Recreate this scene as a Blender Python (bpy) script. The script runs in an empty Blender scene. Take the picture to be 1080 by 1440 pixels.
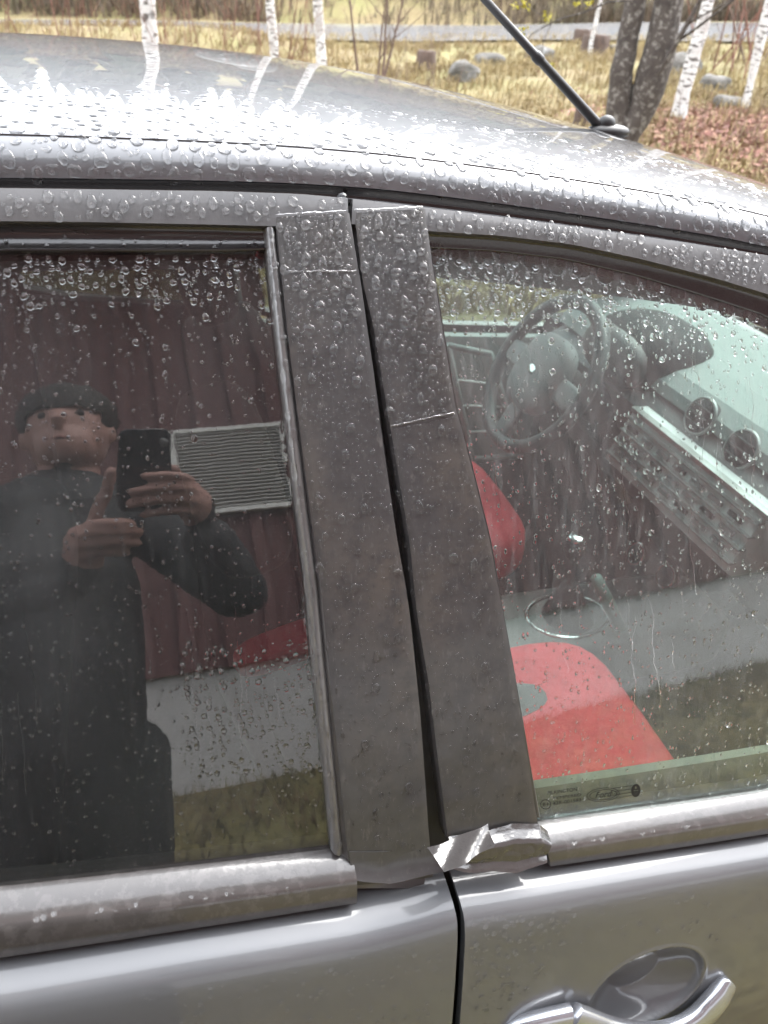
import bpy, bmesh, math, random
import numpy as np
from mathutils import Vector, Matrix

# ------------------------------------------------------------------ camera, sky, sun, exposure
sc = bpy.context.scene
COL = sc.collection
random.seed(7); rng = np.random.default_rng(7)
F = 1080.0                                             # focal length in pixels of the 1080 x 1440 photograph
PITCH, YAW, ROLL = math.radians(33), math.radians(18.4), math.radians(4.0)
C = np.array([-0.15, -1.21, 1.486])
_fh = np.array([math.sin(YAW), math.cos(YAW), 0.0]); _r0 = np.array([math.cos(YAW), -math.sin(YAW), 0.0])
FW = _fh*math.cos(PITCH) + np.array([0, 0, -math.sin(PITCH)]); _u0 = _fh*math.sin(PITCH) + np.array([0, 0, math.cos(PITCH)])
RT = _r0*math.cos(ROLL) + _u0*math.sin(ROLL); UP = _u0*math.cos(ROLL) - _r0*math.sin(ROLL)
cam = bpy.data.cameras.new('camera'); camo = bpy.data.objects.new('camera', cam); COL.objects.link(camo)
camo.matrix_world = Matrix(((RT[0], UP[0], -FW[0], C[0]), (RT[1], UP[1], -FW[1], C[1]), (RT[2], UP[2], -FW[2], C[2]), (0, 0, 0, 1)))
cam.sensor_fit = 'VERTICAL'; cam.sensor_height = 36.0; cam.lens = 36.0*F/1440.0
cam.clip_start = 0.004; cam.clip_end = 2000
cam.dof.use_dof = True; cam.dof.focus_distance = 0.66; cam.dof.aperture_fstop = 10.0      # a phone lens focused on the pillar
sc.camera = camo

SUN_EL, SUN_AZ = math.radians(52), math.radians(60)
w = bpy.data.worlds.new('World'); sc.world = w; w.use_nodes = True
nt = w.node_tree; nt.nodes.clear()
sky = nt.nodes.new('ShaderNodeTexSky'); sky.sky_type = 'NISHITA'; sky.sun_disc = False
sky.sun_elevation = SUN_EL; sky.sun_rotation = SUN_AZ; sky.air_density = 1.0; sky.dust_density = 4.0
hs = nt.nodes.new('ShaderNodeHueSaturation'); hs.inputs['Saturation'].default_value = 0.22
mixw = nt.nodes.new('ShaderNodeMixRGB'); mixw.inputs[0].default_value = 0.55; mixw.inputs[2].default_value = (8.2, 8.6, 9.3, 1)
bg = nt.nodes.new('ShaderNodeBackground'); bg.inputs[1].default_value = 0.15
wo = nt.nodes.new('ShaderNodeOutputWorld')
nt.links.new(sky.outputs[0], hs.inputs['Color']); nt.links.new(hs.outputs[0], mixw.inputs[1])
nt.links.new(mixw.outputs[0], bg.inputs[0]); nt.links.new(bg.outputs[0], wo.inputs[0])
sl = bpy.data.lights.new('sun', 'SUN'); sl.energy = 1.0; sl.angle = math.radians(40); sl.color = (1, .97, .93)
so = bpy.data.objects.new('sun', sl); COL.objects.link(so)
sd = Vector((math.sin(SUN_AZ)*math.cos(SUN_EL), math.cos(SUN_AZ)*math.cos(SUN_EL), math.sin(SUN_EL)))
so.rotation_euler = sd.to_track_quat('Z', 'Y').to_euler(); so.location = (0, 0, 30)
sc.view_settings.view_transform = 'Standard'; sc.view_settings.look = 'None'
sc.view_settings.exposure = 2.36; sc.view_settings.gamma = 1.0; sc.view_settings.use_curve_mapping = False
sc.render.engine = 'CYCLES'
cy = sc.cycles
cy.use_denoising = True; cy.use_adaptive_sampling = True; cy.adaptive_threshold = 0.02; cy.max_bounces = 9; cy.transmission_bounces = 7; cy.transparent_max_bounces = 16
cy.glossy_bounces = 4; cy.diffuse_bounces = 3; cy.sample_clamp_indirect = 6.0; cy.blur_glossy = 0.5

# ------------------------------------------------------------------ pixels to rays, the side surface of the car
def rays(P):
    P = np.atleast_2d(np.asarray(P, float))
    d = RT[None]*(P[:, :1]-540) + UP[None]*(720-P[:, 1:2]) + FW[None]*F
    return d/np.linalg.norm(d, axis=1, keepdims=True)
_g = rays((226, 622))[0]
G = C + _g*0.58                                         # the glass is square to the view here (the phone mirrors itself)
TH0 = math.asin(-_g[2]); RAD = 1.8; KX = 0.04
ZC = G[2]-RAD*math.sin(TH0); YC = G[1]+RAD*math.cos(TH0)
def surf(x, z):
    s = np.clip((z-ZC)/RAD, -.97, .97)
    return YC - RAD*np.sqrt(1-s*s) + KX*(x-G[0])**2
def snorm(x, z):
    s = np.clip((z-ZC)/RAD, -.97, .97)
    n = np.stack([2*KX*(x-G[0]), -np.ones_like(x), s/np.sqrt(1-s*s)], -1)
    return n/np.linalg.norm(n, axis=-1, keepdims=True)
def hits(P, off=0.0):
    d = rays(P); t = np.full(len(d), .08)
    f = lambda t: (C[1]+d[:, 1]*t) - (surf(C[0]+d[:, 0]*t, C[2]+d[:, 2]*t) - off)
    lo = np.full(len(d), .05); hi = np.full(len(d), np.nan)
    for tt in np.arange(.08, 3.5, .02):
        ok = np.isnan(hi) & (f(np.full(len(d), tt)) >= 0); hi[ok] = tt; lo[ok] = tt-.02
    hi = np.where(np.isnan(hi), 3.5, hi)
    for _ in range(30):
        m = (lo+hi)/2; a = f(m) < 0; lo = np.where(a, m, lo); hi = np.where(a, hi, m)
    return C[None]+d*hi[:, None]
def px(P, off=0.0):                                     # pixels -> (x, z) on the side surface
    h = hits(P, off); return [(a[0], a[2]) for a in h]
def at(x, y, Y):                                        # pixel -> point on the plane y = Y
    d = rays((x, y))[0]; return C + d*((Y-C[1])/d[1])
def atx(x, y, X):
    d = rays((x, y))[0]; return C + d*((X-C[0])/d[0])
def at_far(x, y, dist):
    d = rays((x, y))[0]; return C + d*(dist/math.hypot(d[0], d[1]))

# ------------------------------------------------------------------ node materials
MATS = {}
ALB = .74            # diffuse base colours scaled down to balance the raised exposure
ALB_BY_MAT = {'radio_face': 1, 'concrete': 1, 'white_paint': 1, 'vent_slat': 1, 'vent_mesh': 1, 'red_board': 1.0, 'skin': .78, 'handle_silver': .9, 'chrome': 1, 'birch_bark': .8, 'paint': .82, 'roof_paint': 1, 'red_fabric': 1, 'paint_wet': .72}
def mat(name, col=(.5, .5, .5), rough=.5, metal=0.0, coat=0.0, coat_rough=.03, spec=.5, bump=None, var=None, ior=1.5, sheen=0, island=0):
    """bump = (scale, strength, distance, stretch xyz); var = (scale, second colour, lo, hi, stretch)"""
    m = bpy.data.materials.new(name); m.use_nodes = True; n = m.node_tree.nodes; L = m.node_tree.links
    b = n['Principled BSDF']; kf = ALB_BY_MAT.get(name, ALB); col = tuple(c*kf for c in col)
    b.inputs['Base Color'].default_value = (*col, 1); b.inputs['Roughness'].default_value = rough
    b.inputs['Metallic'].default_value = metal; b.inputs['Coat Weight'].default_value = coat
    b.inputs['Coat Roughness'].default_value = coat_rough; b.inputs['Specular IOR Level'].default_value = spec
    b.inputs['IOR'].default_value = ior
    tc = n.new('ShaderNodeNewGeometry')
    def noise(scale, stretch, detail=5):
        mp = n.new('ShaderNodeVectorMath'); mp.operation = 'MULTIPLY'; mp.inputs[1].default_value = stretch
        L.new(tc.outputs['Position'], mp.inputs[0])
        t = n.new('ShaderNodeTexNoise'); t.inputs['Scale'].default_value = scale; t.inputs['Detail'].default_value = detail
        t.inputs['Roughness'].default_value = .6
        L.new(mp.outputs[0], t.inputs['Vector']); return t.outputs['Fac']
    if var:
        lst = var if isinstance(var, list) else [var]
        prev = None
        for v in lst:
            s, c2, lo, hi = v[:4]; st = v[4] if len(v) > 4 else (1, 1, 1)
            f = noise(s, st)
            r = n.new('ShaderNodeMapRange'); r.inputs[1].default_value = lo; r.inputs[2].default_value = hi; L.new(f, r.inputs[0])
            mx = n.new('ShaderNodeMixRGB'); L.new(r.outputs[0], mx.inputs[0])
            if prev is None: mx.inputs[1].default_value = (*col, 1)
            else: L.new(prev, mx.inputs[1])
            mx.inputs[2].default_value = (*[c*kf for c in c2], 1); prev = mx.outputs[0]
        L.new(prev, b.inputs['Base Color'])
    if island:
        hv = n.new('ShaderNodeHueSaturation'); mr = n.new('ShaderNodeMapRange')
        mr.inputs[3].default_value = 1-island; mr.inputs[4].default_value = 1+island
        L.new(tc.outputs['Random Per Island'], mr.inputs[0]); L.new(mr.outputs[0], hv.inputs['Value'])
        src = b.inputs['Base Color'].links[0].from_socket if b.inputs['Base Color'].links else None
        if src: L.new(src, hv.inputs['Color'])
        else: hv.inputs['Color'].default_value = (*col, 1)
        L.new(hv.outputs[0], b.inputs['Base Color'])
    if bump:
        s, st, dist = bump[:3]; stv = bump[3] if len(bump) > 3 else (1, 1, 1)
        bp = n.new('ShaderNodeBump'); bp.inputs['Strength'].default_value = st; bp.inputs['Distance'].default_value = dist
        L.new(noise(s, stv), bp.inputs['Height']); L.new(bp.outputs[0], b.inputs['Normal'])
        if len(bump) > 4: L.new(bp.outputs[0], b.inputs['Coat Normal'])
    MATS[name] = m; return m

def glass_mat(name, tint, veil, veil_col, bump_s, bump_d, rough=0.0, streak=.25):
    """thin automotive glass: tinted straight-through light, Fresnel mirror, a wet, grimy film with a painted haze that lifts dark tones"""
    m = bpy.data.materials.new(name); m.use_nodes = True; n = m.node_tree.nodes; L = m.node_tree.links; n.clear()
    out = n.new('ShaderNodeOutputMaterial'); tr = n.new('ShaderNodeBsdfTransparent'); tr.inputs[0].default_value = (*tint, 1)
    gl = n.new('ShaderNodeBsdfGlossy'); gl.inputs['Roughness'].default_value = rough
    ge = n.new('ShaderNodeNewGeometry')
    ior = n.new('ShaderNodeMapRange'); ior.inputs[3].default_value = 1.85; ior.inputs[4].default_value = 1/1.85
    L.new(ge.outputs['Backfacing'], ior.inputs[0])
    fr = n.new('ShaderNodeFresnel'); L.new(ior.outputs[0], fr.inputs['IOR'])
    mp = n.new('ShaderNodeVectorMath'); mp.operation = 'MULTIPLY'; mp.inputs[1].default_value = (1, 1, .16); L.new(ge.outputs['Position'], mp.inputs[0])
    nz = n.new('ShaderNodeTexNoise'); nz.inputs['Scale'].default_value = bump_s; nz.inputs['Detail'].default_value = 4; L.new(mp.outputs[0], nz.inputs['Vector'])
    bp = n.new('ShaderNodeBump'); bp.inputs['Strength'].default_value = 1; bp.inputs['Distance'].default_value = bump_d; L.new(nz.outputs['Fac'], bp.inputs['Height'])
    L.new(bp.outputs[0], gl.inputs['Normal'])
    m1 = n.new('ShaderNodeMixShader'); L.new(fr.outputs[0], m1.inputs[0]); L.new(tr.outputs[0], m1.inputs[1]); L.new(gl.outputs[0], m1.inputs[2])
    df = n.new('ShaderNodeBsdfDiffuse'); df.inputs[0].default_value = (*veil_col, 1)  # pale veil: haze painted into the glass along with its wet film
    nz2 = n.new('ShaderNodeTexNoise'); nz2.inputs['Scale'].default_value = 9; nz2.inputs['Detail'].default_value = 8; L.new(mp.outputs[0], nz2.inputs['Vector'])
    mr = n.new('ShaderNodeMapRange'); mr.clamp = False; mr.inputs[1].default_value = .3; mr.inputs[2].default_value = .75; mr.inputs[3].default_value = veil*.45; mr.inputs[4].default_value = veil*1.5
    mp3 = n.new('ShaderNodeVectorMath'); mp3.operation = 'MULTIPLY'; mp3.inputs[1].default_value = (1, .3, .035); L.new(ge.outputs['Position'], mp3.inputs[0])
    nz3 = n.new('ShaderNodeTexNoise'); nz3.inputs['Scale'].default_value = 230; nz3.inputs['Detail'].default_value = 3; nz3.inputs['Distortion'].default_value = .6; L.new(mp3.outputs[0], nz3.inputs['Vector'])
    st = n.new('ShaderNodeMapRange'); st.inputs[1].default_value = .52; st.inputs[2].default_value = .68; st.inputs[3].default_value = 0; st.inputs[4].default_value = streak; L.new(nz3.outputs['Fac'], st.inputs[0])
    ad = n.new('ShaderNodeMath'); ad.operation = 'ADD'; L.new(nz2.outputs['Fac'], ad.inputs[0]); L.new(st.outputs[0], ad.inputs[1])
    L.new(ad.outputs[0], mr.inputs[0])
    m2 = n.new('ShaderNodeMixShader'); L.new(mr.outputs[0], m2.inputs[0]); L.new(m1.outputs[0], m2.inputs[1]); L.new(df.outputs[0], m2.inputs[2])
    L.new(m2.outputs[0], out.inputs[0]); MATS[name] = m; return m
def water_mat():
    m = bpy.data.materials.new('water'); m.use_nodes = True; n = m.node_tree.nodes; L = m.node_tree.links; n.clear()
    out = n.new('ShaderNodeOutputMaterial'); g = n.new('ShaderNodeBsdfGlass'); g.inputs['IOR'].default_value = 1.333; g.inputs['Roughness'].default_value = 0.0
    L.new(g.outputs[0], out.inputs[0]); MATS['water'] = m; return m

water_mat()
PAINT = mat('paint', (.140, .144, .152), .52, .30, .85, .07, var=(3.0, (.158, .158, .162), .35, .7), bump=(900, .03, .0004))
mat('roof_paint', (.105, .108, .114), .40, .35, 1.0, .015, var=(3.0, (.12, .12, .124), .35, .7))  # body paint with its base darkened so mirrored trees read dark
mat('paint_wet', (.105, .104, .106), .48, .2, .35, .08, var=(14, (.145, .14, .14), .35, .7), bump=(160, .25, .0006, (1, 1, .5), 1))
mat('frame_paint', (.170, .164, .164), .36, .3, .8, .06, bump=(220, .2, .0004))
TAPE = mat('tape', (.066, .064, .064), .36, 0, .22, .12, var=[(10, (.098, .084, .071), .43, .70, (1, 1, .2)), (60, (.054, .052, .052), .45, .7), (230, (.10, .095, .09), .58, .72, (1, 1, .08))], bump=(120, .25, .0005, (1, 1, .35), 1))
mat('tape_shiny', (.070, .064, .062), .14, 0, .7, .03, bump=(60, .5, .0022, (1, 1, 1), 1))
mat('rubber', (.018, .017, .017), .45, bump=(300, .2, .0004))
mat('rubber_wet', (.030, .028, .028), .22, 0, .5, .08, bump=(160, .35, .0006))
mat('moulding', (.075, .067, .064), .34, 0, .8, .09, var=[(95, (.108, .098, .094), .50, .60, (1, 1, .75)), (9, (.095, .083, .077), .45, .7)], bump=(90, .35, .0007, (1, 1, .75), 1))
mat('chrome', (.75, .75, .75), .12, 1.0)
mat('trim_grey', (.18, .175, .172), .28, .3, .6, .06, bump=(170, .35, .0006, (1, 1, .5), 1))
mat('handle_silver', (.46, .48, .52), .22, .75, 1.0, .02)
mat('red_fabric', (.46, .024, .036), .85, var=(30, (.38, .019, .030), .4, .7), bump=(60, .5, .004))
mat('grey_fabric', (.09, .09, .09), .9, bump=(500, .3, .0008))
mat('dark_fabric', (.030, .029, .030), .9, bump=(400, .3, .001))
mat('dash_pale', (.30, .335, .32), .55, bump=(700, .3, .0005))
mat('dash_dark', (.034, .034, .036), .8, bump=(700, .3, .0005))
mat('dash_mid', (.15, .145, .145), .5, bump=(700, .3, .0005))
mat('dash_grey', (.30, .305, .305), .5, bump=(700, .3, .0005))
mat('radio_face', (.70, .70, .69), .5, bump=(600, .3, .0005))
mat('dash_rim', (.085, .085, .088), .45)
mat('silver_trim', (.55, .55, .54), .3, .6)
mat('teal_plastic', (.28, .42, .38), .35)
mat('inner_trim', (.28, .295, .225), .5)
mat('headliner', (.12, .115, .115), .9)
mat('carpet', (.025, .025, .026), .95)
mat('etch', (.018, .018, .016), .6)
glass_mat('glass_rear', (.66, .68, .67), .026, (.55, .54, .54), 34, .00007, streak=.16)
glass_mat('glass_front', (.86, .92, .895), .055, (.6, .62, .62), 40, .00018, streak=.40)
glass_mat('glass_far', (.80, .86, .84), .01, (.5, .5, .5), 40, .0003)
glass_mat('glass_darkened', (.30, .32, .31), .01, (.5, .5, .5), 40, .0003)  # dark tint added to keep the cabin behind the pillars dim

# ------------------------------------------------------------------ mesh helpers
def link(o, parent=None):
    COL.objects.link(o)
    if parent is not None: o.parent = parent
    return o
def mesh_obj(name, V, Fc, m, parent=None, smooth=True):
    me = bpy.data.meshes.new(name)
    me.from_pydata([tuple(map(float, v)) for v in V], [], [tuple(map(int, f)) for f in Fc]); me.update()
    if smooth: me.polygons.foreach_set('use_smooth', np.ones(len(me.polygons), bool))
    if m: me.materials.append(MATS[m])
    return link(bpy.data.objects.new(name, me), parent)
def fast_obj(name, V, T, m, parent=None, smooth=True):
    """triangles by numpy arrays"""
    me = bpy.data.meshes.new(name); T = np.asarray(T, np.int32); V = np.asarray(V, np.float32)
    me.vertices.add(len(V)); me.vertices.foreach_set('co', V.ravel())
    me.loops.add(T.size); me.loops.foreach_set('vertex_index', T.ravel())
    me.polygons.add(len(T)); me.polygons.foreach_set('loop_start', np.arange(0, T.size, 3, dtype=np.int32))
    me.polygons.foreach_set('loop_total', np.full(len(T), 3, np.int32))
    me.polygons.foreach_set('use_smooth', np.full(len(T), smooth, bool))
    me.update(calc_edges=True); me.validate()
    if m: me.materials.append(MATS[m])
    return link(bpy.data.objects.new(name, me), parent)
def empty(name, loc=(0, 0, 0), parent=None):
    o = bpy.data.objects.new(name, None); o.location = loc; o.empty_display_size = .2; return link(o, parent)
def tag(o, label=None, cat=None, group=None, kind=None):
    if label: o['label'] = label
    if cat: o['category'] = cat
    if group: o['group'] = group
    if kind: o['kind'] = kind
    return o
class MB:
    def __init__(s): s.V = []; s.F = []
    def add(s, V, Fc):
        b = len(s.V); s.V += [tuple(v) for v in V]; s.F += [tuple(i+b for i in f) for f in Fc]; return s
    def box(s, c, d, M=None):
        V = [Vector((x*d[0]/2, y*d[1]/2, z*d[2]/2)) for x in (-1, 1) for y in (-1, 1) for z in (-1, 1)]
        if M is not None: V = [M @ v for v in V]
        V = [v+Vector(c) for v in V]
        return s.add(V, [(0, 1, 3, 2), (4, 6, 7, 5), (0, 4, 5, 1), (2, 3, 7, 6), (0, 2, 6, 4), (1, 5, 7, 3)])
    def tube(s, P, R, n=8, cap=True, flat=None):
        P = [Vector(p) for p in P]; R = R if hasattr(R, '__len__') else [R]*len(P); V = []; Fc = []; prev = None
        for i, p in enumerate(P):
            t = (P[min(i+1, len(P)-1)]-P[max(i-1, 0)]).normalized()
            if prev is None:
                a = Vector((0, 0, 1)) if abs(t.z) < .9 else Vector((1, 0, 0)); u = t.cross(a).normalized()
            else: u = (prev-t*prev.dot(t)).normalized()
            v = t.cross(u); prev = u
            r = R[i]; ru, rv = (r, r) if not hasattr(r, '__len__') else r
            for k in range(n):
                a = 2*math.pi*k/n; V.append(p+u*math.cos(a)*ru+v*math.sin(a)*rv)
        for i in range(len(P)-1):
            for k in range(n):
                a, b = i*n+k, i*n+(k+1) % n; Fc.append((a, b, b+n, a+n))
        if cap:
            Fc.append(tuple(range(n-1, -1, -1))); Fc.append(tuple(range((len(P)-1)*n, len(P)*n)))
        return s.add(V, Fc)
    def ball(s, c, r, n=14, m=9, M=None):
        r = r if hasattr(r, '__len__') else (r, r, r); V = []; Fc = []
        for i in range(m+1):
            th = math.pi*i/m
            for k in range(n):
                a = 2*math.pi*k/n; v = Vector((r[0]*math.sin(th)*math.cos(a), r[1]*math.sin(th)*math.sin(a), r[2]*math.cos(th)))
                if M is not None: v = M @ v
                V.append(v+Vector(c))
        for i in range(m):
            for k in range(n):
                a, b = i*n+k, i*n+(k+1) % n; Fc.append((a, a+n, b+n, b))
        return s.add(V, Fc)
    def build(s, name, m, parent=None, smooth=True): return mesh_obj(name, s.V, s.F, m, parent, smooth)
def resample(P, n):
    P = np.asarray(P, float); d = np.r_[0, np.cumsum(np.linalg.norm(np.diff(P, axis=0), axis=1))]
    t = np.linspace(0, d[-1], n); return np.stack([np.interp(t, d, P[:, k]) for k in range(P.shape[1])], 1)
def resx(P, xs):
    P = np.asarray(sorted(map(tuple, P)), float); return np.stack([xs, np.interp(xs, P[:, 0], P[:, 1])], 1)
def smooth_line(P, it=2):
    P = np.asarray(P, float)
    for _ in range(it):
        Q = [P[0]]
        for a, b in zip(P[:-1], P[1:]): Q += [a*.75+b*.25, a*.25+b*.75]
        P = np.array(Q+[P[-1]])
    return P
def grid_slab(name, T, Nn, thick, m, parent, smooth=True, nfn=None):
    """T: (N,M,3) outer points, Nn: normals; closed slab with sharp rim"""
    N, M = T.shape[:2]; B = T-Nn*thick
    V = np.concatenate([T.reshape(-1, 3), B.reshape(-1, 3)]); Fc = []; o = N*M
    i = np.arange(N-1)[:, None]*M + np.arange(M-1)[None]
    q = np.stack([i, i+M, i+M+1, i+1], -1).reshape(-1, 4)
    rim = list(range(M)) + [k*M+M-1 for k in range(1, N)] + [(N-1)*M+k for k in range(M-2, -1, -1)] + [k*M for k in range(N-2, 0, -1)]
    # rim has its own vertices so that edges stay crisp
    rv = np.concatenate([T.reshape(-1, 3)[rim], B.reshape(-1, 3)[rim]]); b = len(V); L = len(rim)
    V = np.concatenate([V, rv]); r = np.arange(L); r2 = (r+1) % L
    side = np.stack([b+r, b+r2, b+L+r2, b+L+r], -1)
    Fc = np.concatenate([q, (q+o)[:, ::-1], side])
    return mesh_obj(name, V, Fc, m, parent, smooth)
def ribbon(name, A, B, off, thick, m, parent, N=60, M=8, mirror=False, noise=None, by_x=False):
    """slab on the side surface between two (x, z) lines; off = number, list across, or function(v, x, z)"""
    if by_x: 
        xs = np.linspace(max(min(p[0] for p in A), min(p[0] for p in B)), min(max(p[0] for p in A), max(p[0] for p in B)), N); A2, B2 = resx(A, xs), resx(B, xs)
    else: A2, B2 = resample(A, N), resample(B, N)
    v = np.linspace(0, 1, M) if not isinstance(off, list) else np.array([o[0] for o in off])
    M = len(v)
    XZ = A2[:, None]*(1-v)[None, :, None] + B2[:, None]*v[None, :, None]
    x, z = XZ[..., 0], XZ[..., 1]; n = snorm(x, z); p = np.stack([x, surf(x, z), z], -1)
    if isinstance(off, list): o = np.broadcast_to(np.array([q[1] for q in off])[None], x.shape)
    elif callable(off): o = off(v[None]*np.ones_like(x), x, z)
    else: o = np.full(x.shape, off)
    if noise is not None: o = o + noise(x, z)
    T = p + n*o[..., None]
    # the slab's own normals by difference, thickness along the surface normal
    if mirror: T = T*np.array([1, -1, 1]); n = n*np.array([1, -1, 1]); T = T[::-1]; n = n[::-1]
    # face winding: make the outer side face outward
    a = np.cross(T[1, 0]-T[0, 0], T[0, -1]-T[0, 0])
    if a @ n[0, 0] < 0: T = T[::-1]; n = n[::-1]
    return grid_slab(name, T, n, thick, m, parent)
def vnoise(seed, scale):
    r = np.random.default_rng(seed); k = r.normal(size=(14, 2))*scale; ph = r.uniform(0, 6.28, 14); am = r.uniform(.4, 1, 14)
    return lambda x, z: sum(am[i]*np.sin(k[i, 0]*x+k[i, 1]*z+ph[i]) for i in range(14))/6.0

# ------------------------------------------------------------------ terrain
def sstep(a, b, t):
    t = np.clip((t-a)/(b-a), 0, 1); return t*t*(3-2*t)
_tn1, _tn2, _tn3 = vnoise(1, .35), vnoise(2, 1.1), vnoise(3, 3.0)
def uv_of(x, y): return (x-C[0])*_fh[0]+(y-C[1])*_fh[1], (x-C[0])*_r0[0]+(y-C[1])*_r0[1]
def ground_h(x, y):
    x = np.asarray(x, float); y = np.asarray(y, float); u, v = uv_of(x, y)
    h = .67*sstep(4, 34, u)*1.25 + .40*sstep(26, 34, u) + .055*np.clip(v, -60, 60)*sstep(7, 20, u)
    wob = np.clip((u-4)/10, 0, 1)
    h = h + wob*(_tn1(x, y)*.14 + _tn2(x, y)*.10*np.clip((26-u)/6, .15, 1) + _tn3(x, y)*.03*np.clip((26-u)/6, .0, 1))
    h = h + .32*np.exp(-((u-10.5)/2.6)**2-((v-4.9)/2.0)**2)            # bank with leaf litter
    h = h + .55*np.exp(-((u-23)/3.2)**2)*sstep(-1.5, -6, v)          # grassy rise that hides the road further along
    hill = np.clip(u-(37+3*np.sin(v*.06)), 0, None); h = h + np.minimum(hill*.30, 14+.05*hill) + np.clip(hill, 0, 6)/6*_tn1(x*.5, y*.5)*.9
    h = h + .36*sstep(-1.5, -2.9, y) * (np.abs(x) < 400)               # slope up to the house behind the photographer
    return h
def ground_hit(pxx, pyy):
    d = rays((pxx, pyy))[0]
    for t in np.arange(3, 120, .05):
        p = C+d*t
        if p[2] <= float(ground_h(p[0], p[1])): return p
    return C+d*60
mat('ground', (.24, .185, .082), .95, var=[(.9, (.13, .085, .042), .45, .7), (6, (.27, .205, .095), .45, .65), (22, (.075, .06, .026), .5, .7), (.35, (.215, .200, .070), .44, .66)], bump=(8, .9, .08))
xs = np.concatenate([np.linspace(-260, -32, 26)[:-1], np.linspace(-32, 60, 231), np.linspace(60, 300, 26)[1:]])
ys = np.concatenate([np.linspace(-60, -5, 14)[:-1], np.linspace(-5, 60, 181), np.linspace(60, 320, 40)[1:]])
X, Y = np.meshgrid(xs, ys, indexing='ij'); Z = ground_h(X, Y)
nx, ny = X.shape; i = np.arange(nx-1)[:, None]*ny+np.arange(ny-1)[None]
q = np.stack([i, i+ny, i+ny+1, i+1], -1).reshape(-1, 4)
ground = mesh_obj('ground', np.stack([X, Y, Z], -1).reshape(-1, 3), q, 'ground'); tag(ground, kind='structure')
# wet road across the field
mat('road', (.42, .42, .43), .18, 0, .8, .1, bump=(30, .2, .01))
def road_line(cv):
    us = []
    for v in np.linspace(-45, 60, 90):
        u = 30.0 + .02*v - .0022*np.clip(v-4, 0, None)**2*3.0 + cv
        u = max(u, 12+cv); us.append((C[0]+_fh[0]*u+_r0[0]*v, C[1]+_fh[1]*u+_r0[1]*v))
    return np.array(us)
Vr = []
lines = [road_line(c) for c in np.linspace(-2.6, 2.6, 7)]
for k in range(90):
    for L_ in lines: Vr.append((L_[k][0], L_[k][1], float(ground_h(*L_[k]))+.07))
Fr = [(k*7+j, k*7+j+1, (k+1)*7+j+1, (k+1)*7+j) for k in range(89) for j in range(6)]
tag(mesh_obj('road', Vr, Fr, 'road'), kind='structure')

# ------------------------------------------------------------------ the car
car = empty('car', (0, 0, 0))
tag(car, 'grey five-door hatchback covered in raindrops with black tape over its door pillars', 'car')
GT = px([(0, 252), (150, 254), (300, 256), (420, 260), (480, 264), (540, 268), (680, 285), (810, 303), (950, 324), (1080, 347)])
GB = px([(0, 268), (150, 270), (300, 272), (420, 276), (487, 282), (540, 288), (680, 305), (810, 322), (950, 342), (1080, 362)])
REAR = [(-1.05, -.045), (-.75, -.018), (-.5, -.004)]
def ext(P, left=None, right=None):
    P = [tuple(p) for p in P]; return (left or [])+P+(right or [])
zg0 = GT[0][1]
GTx = ext(GT, [(-1.15, zg0-.05), (-.9, zg0-.025), (-.6, zg0-.004)], [(.52, 1.298), (.66, 1.255), (.86, 1.155), (1.1, 1.02), (1.33, .875)])
GBx = ext(GB, [(-1.15, zg0-.062), (-.9, zg0-.036), (-.6, zg0-.013)], [(.52, 1.288), (.66, 1.244), (.86, 1.144), (1.1, 1.008), (1.33, .862)])
def cut(P, x0, x1, n=60): return resx(P, np.linspace(x0, x1, n))
rear_door = empty('rear_door', parent=car); front_door = empty('front_door', parent=car)
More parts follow.
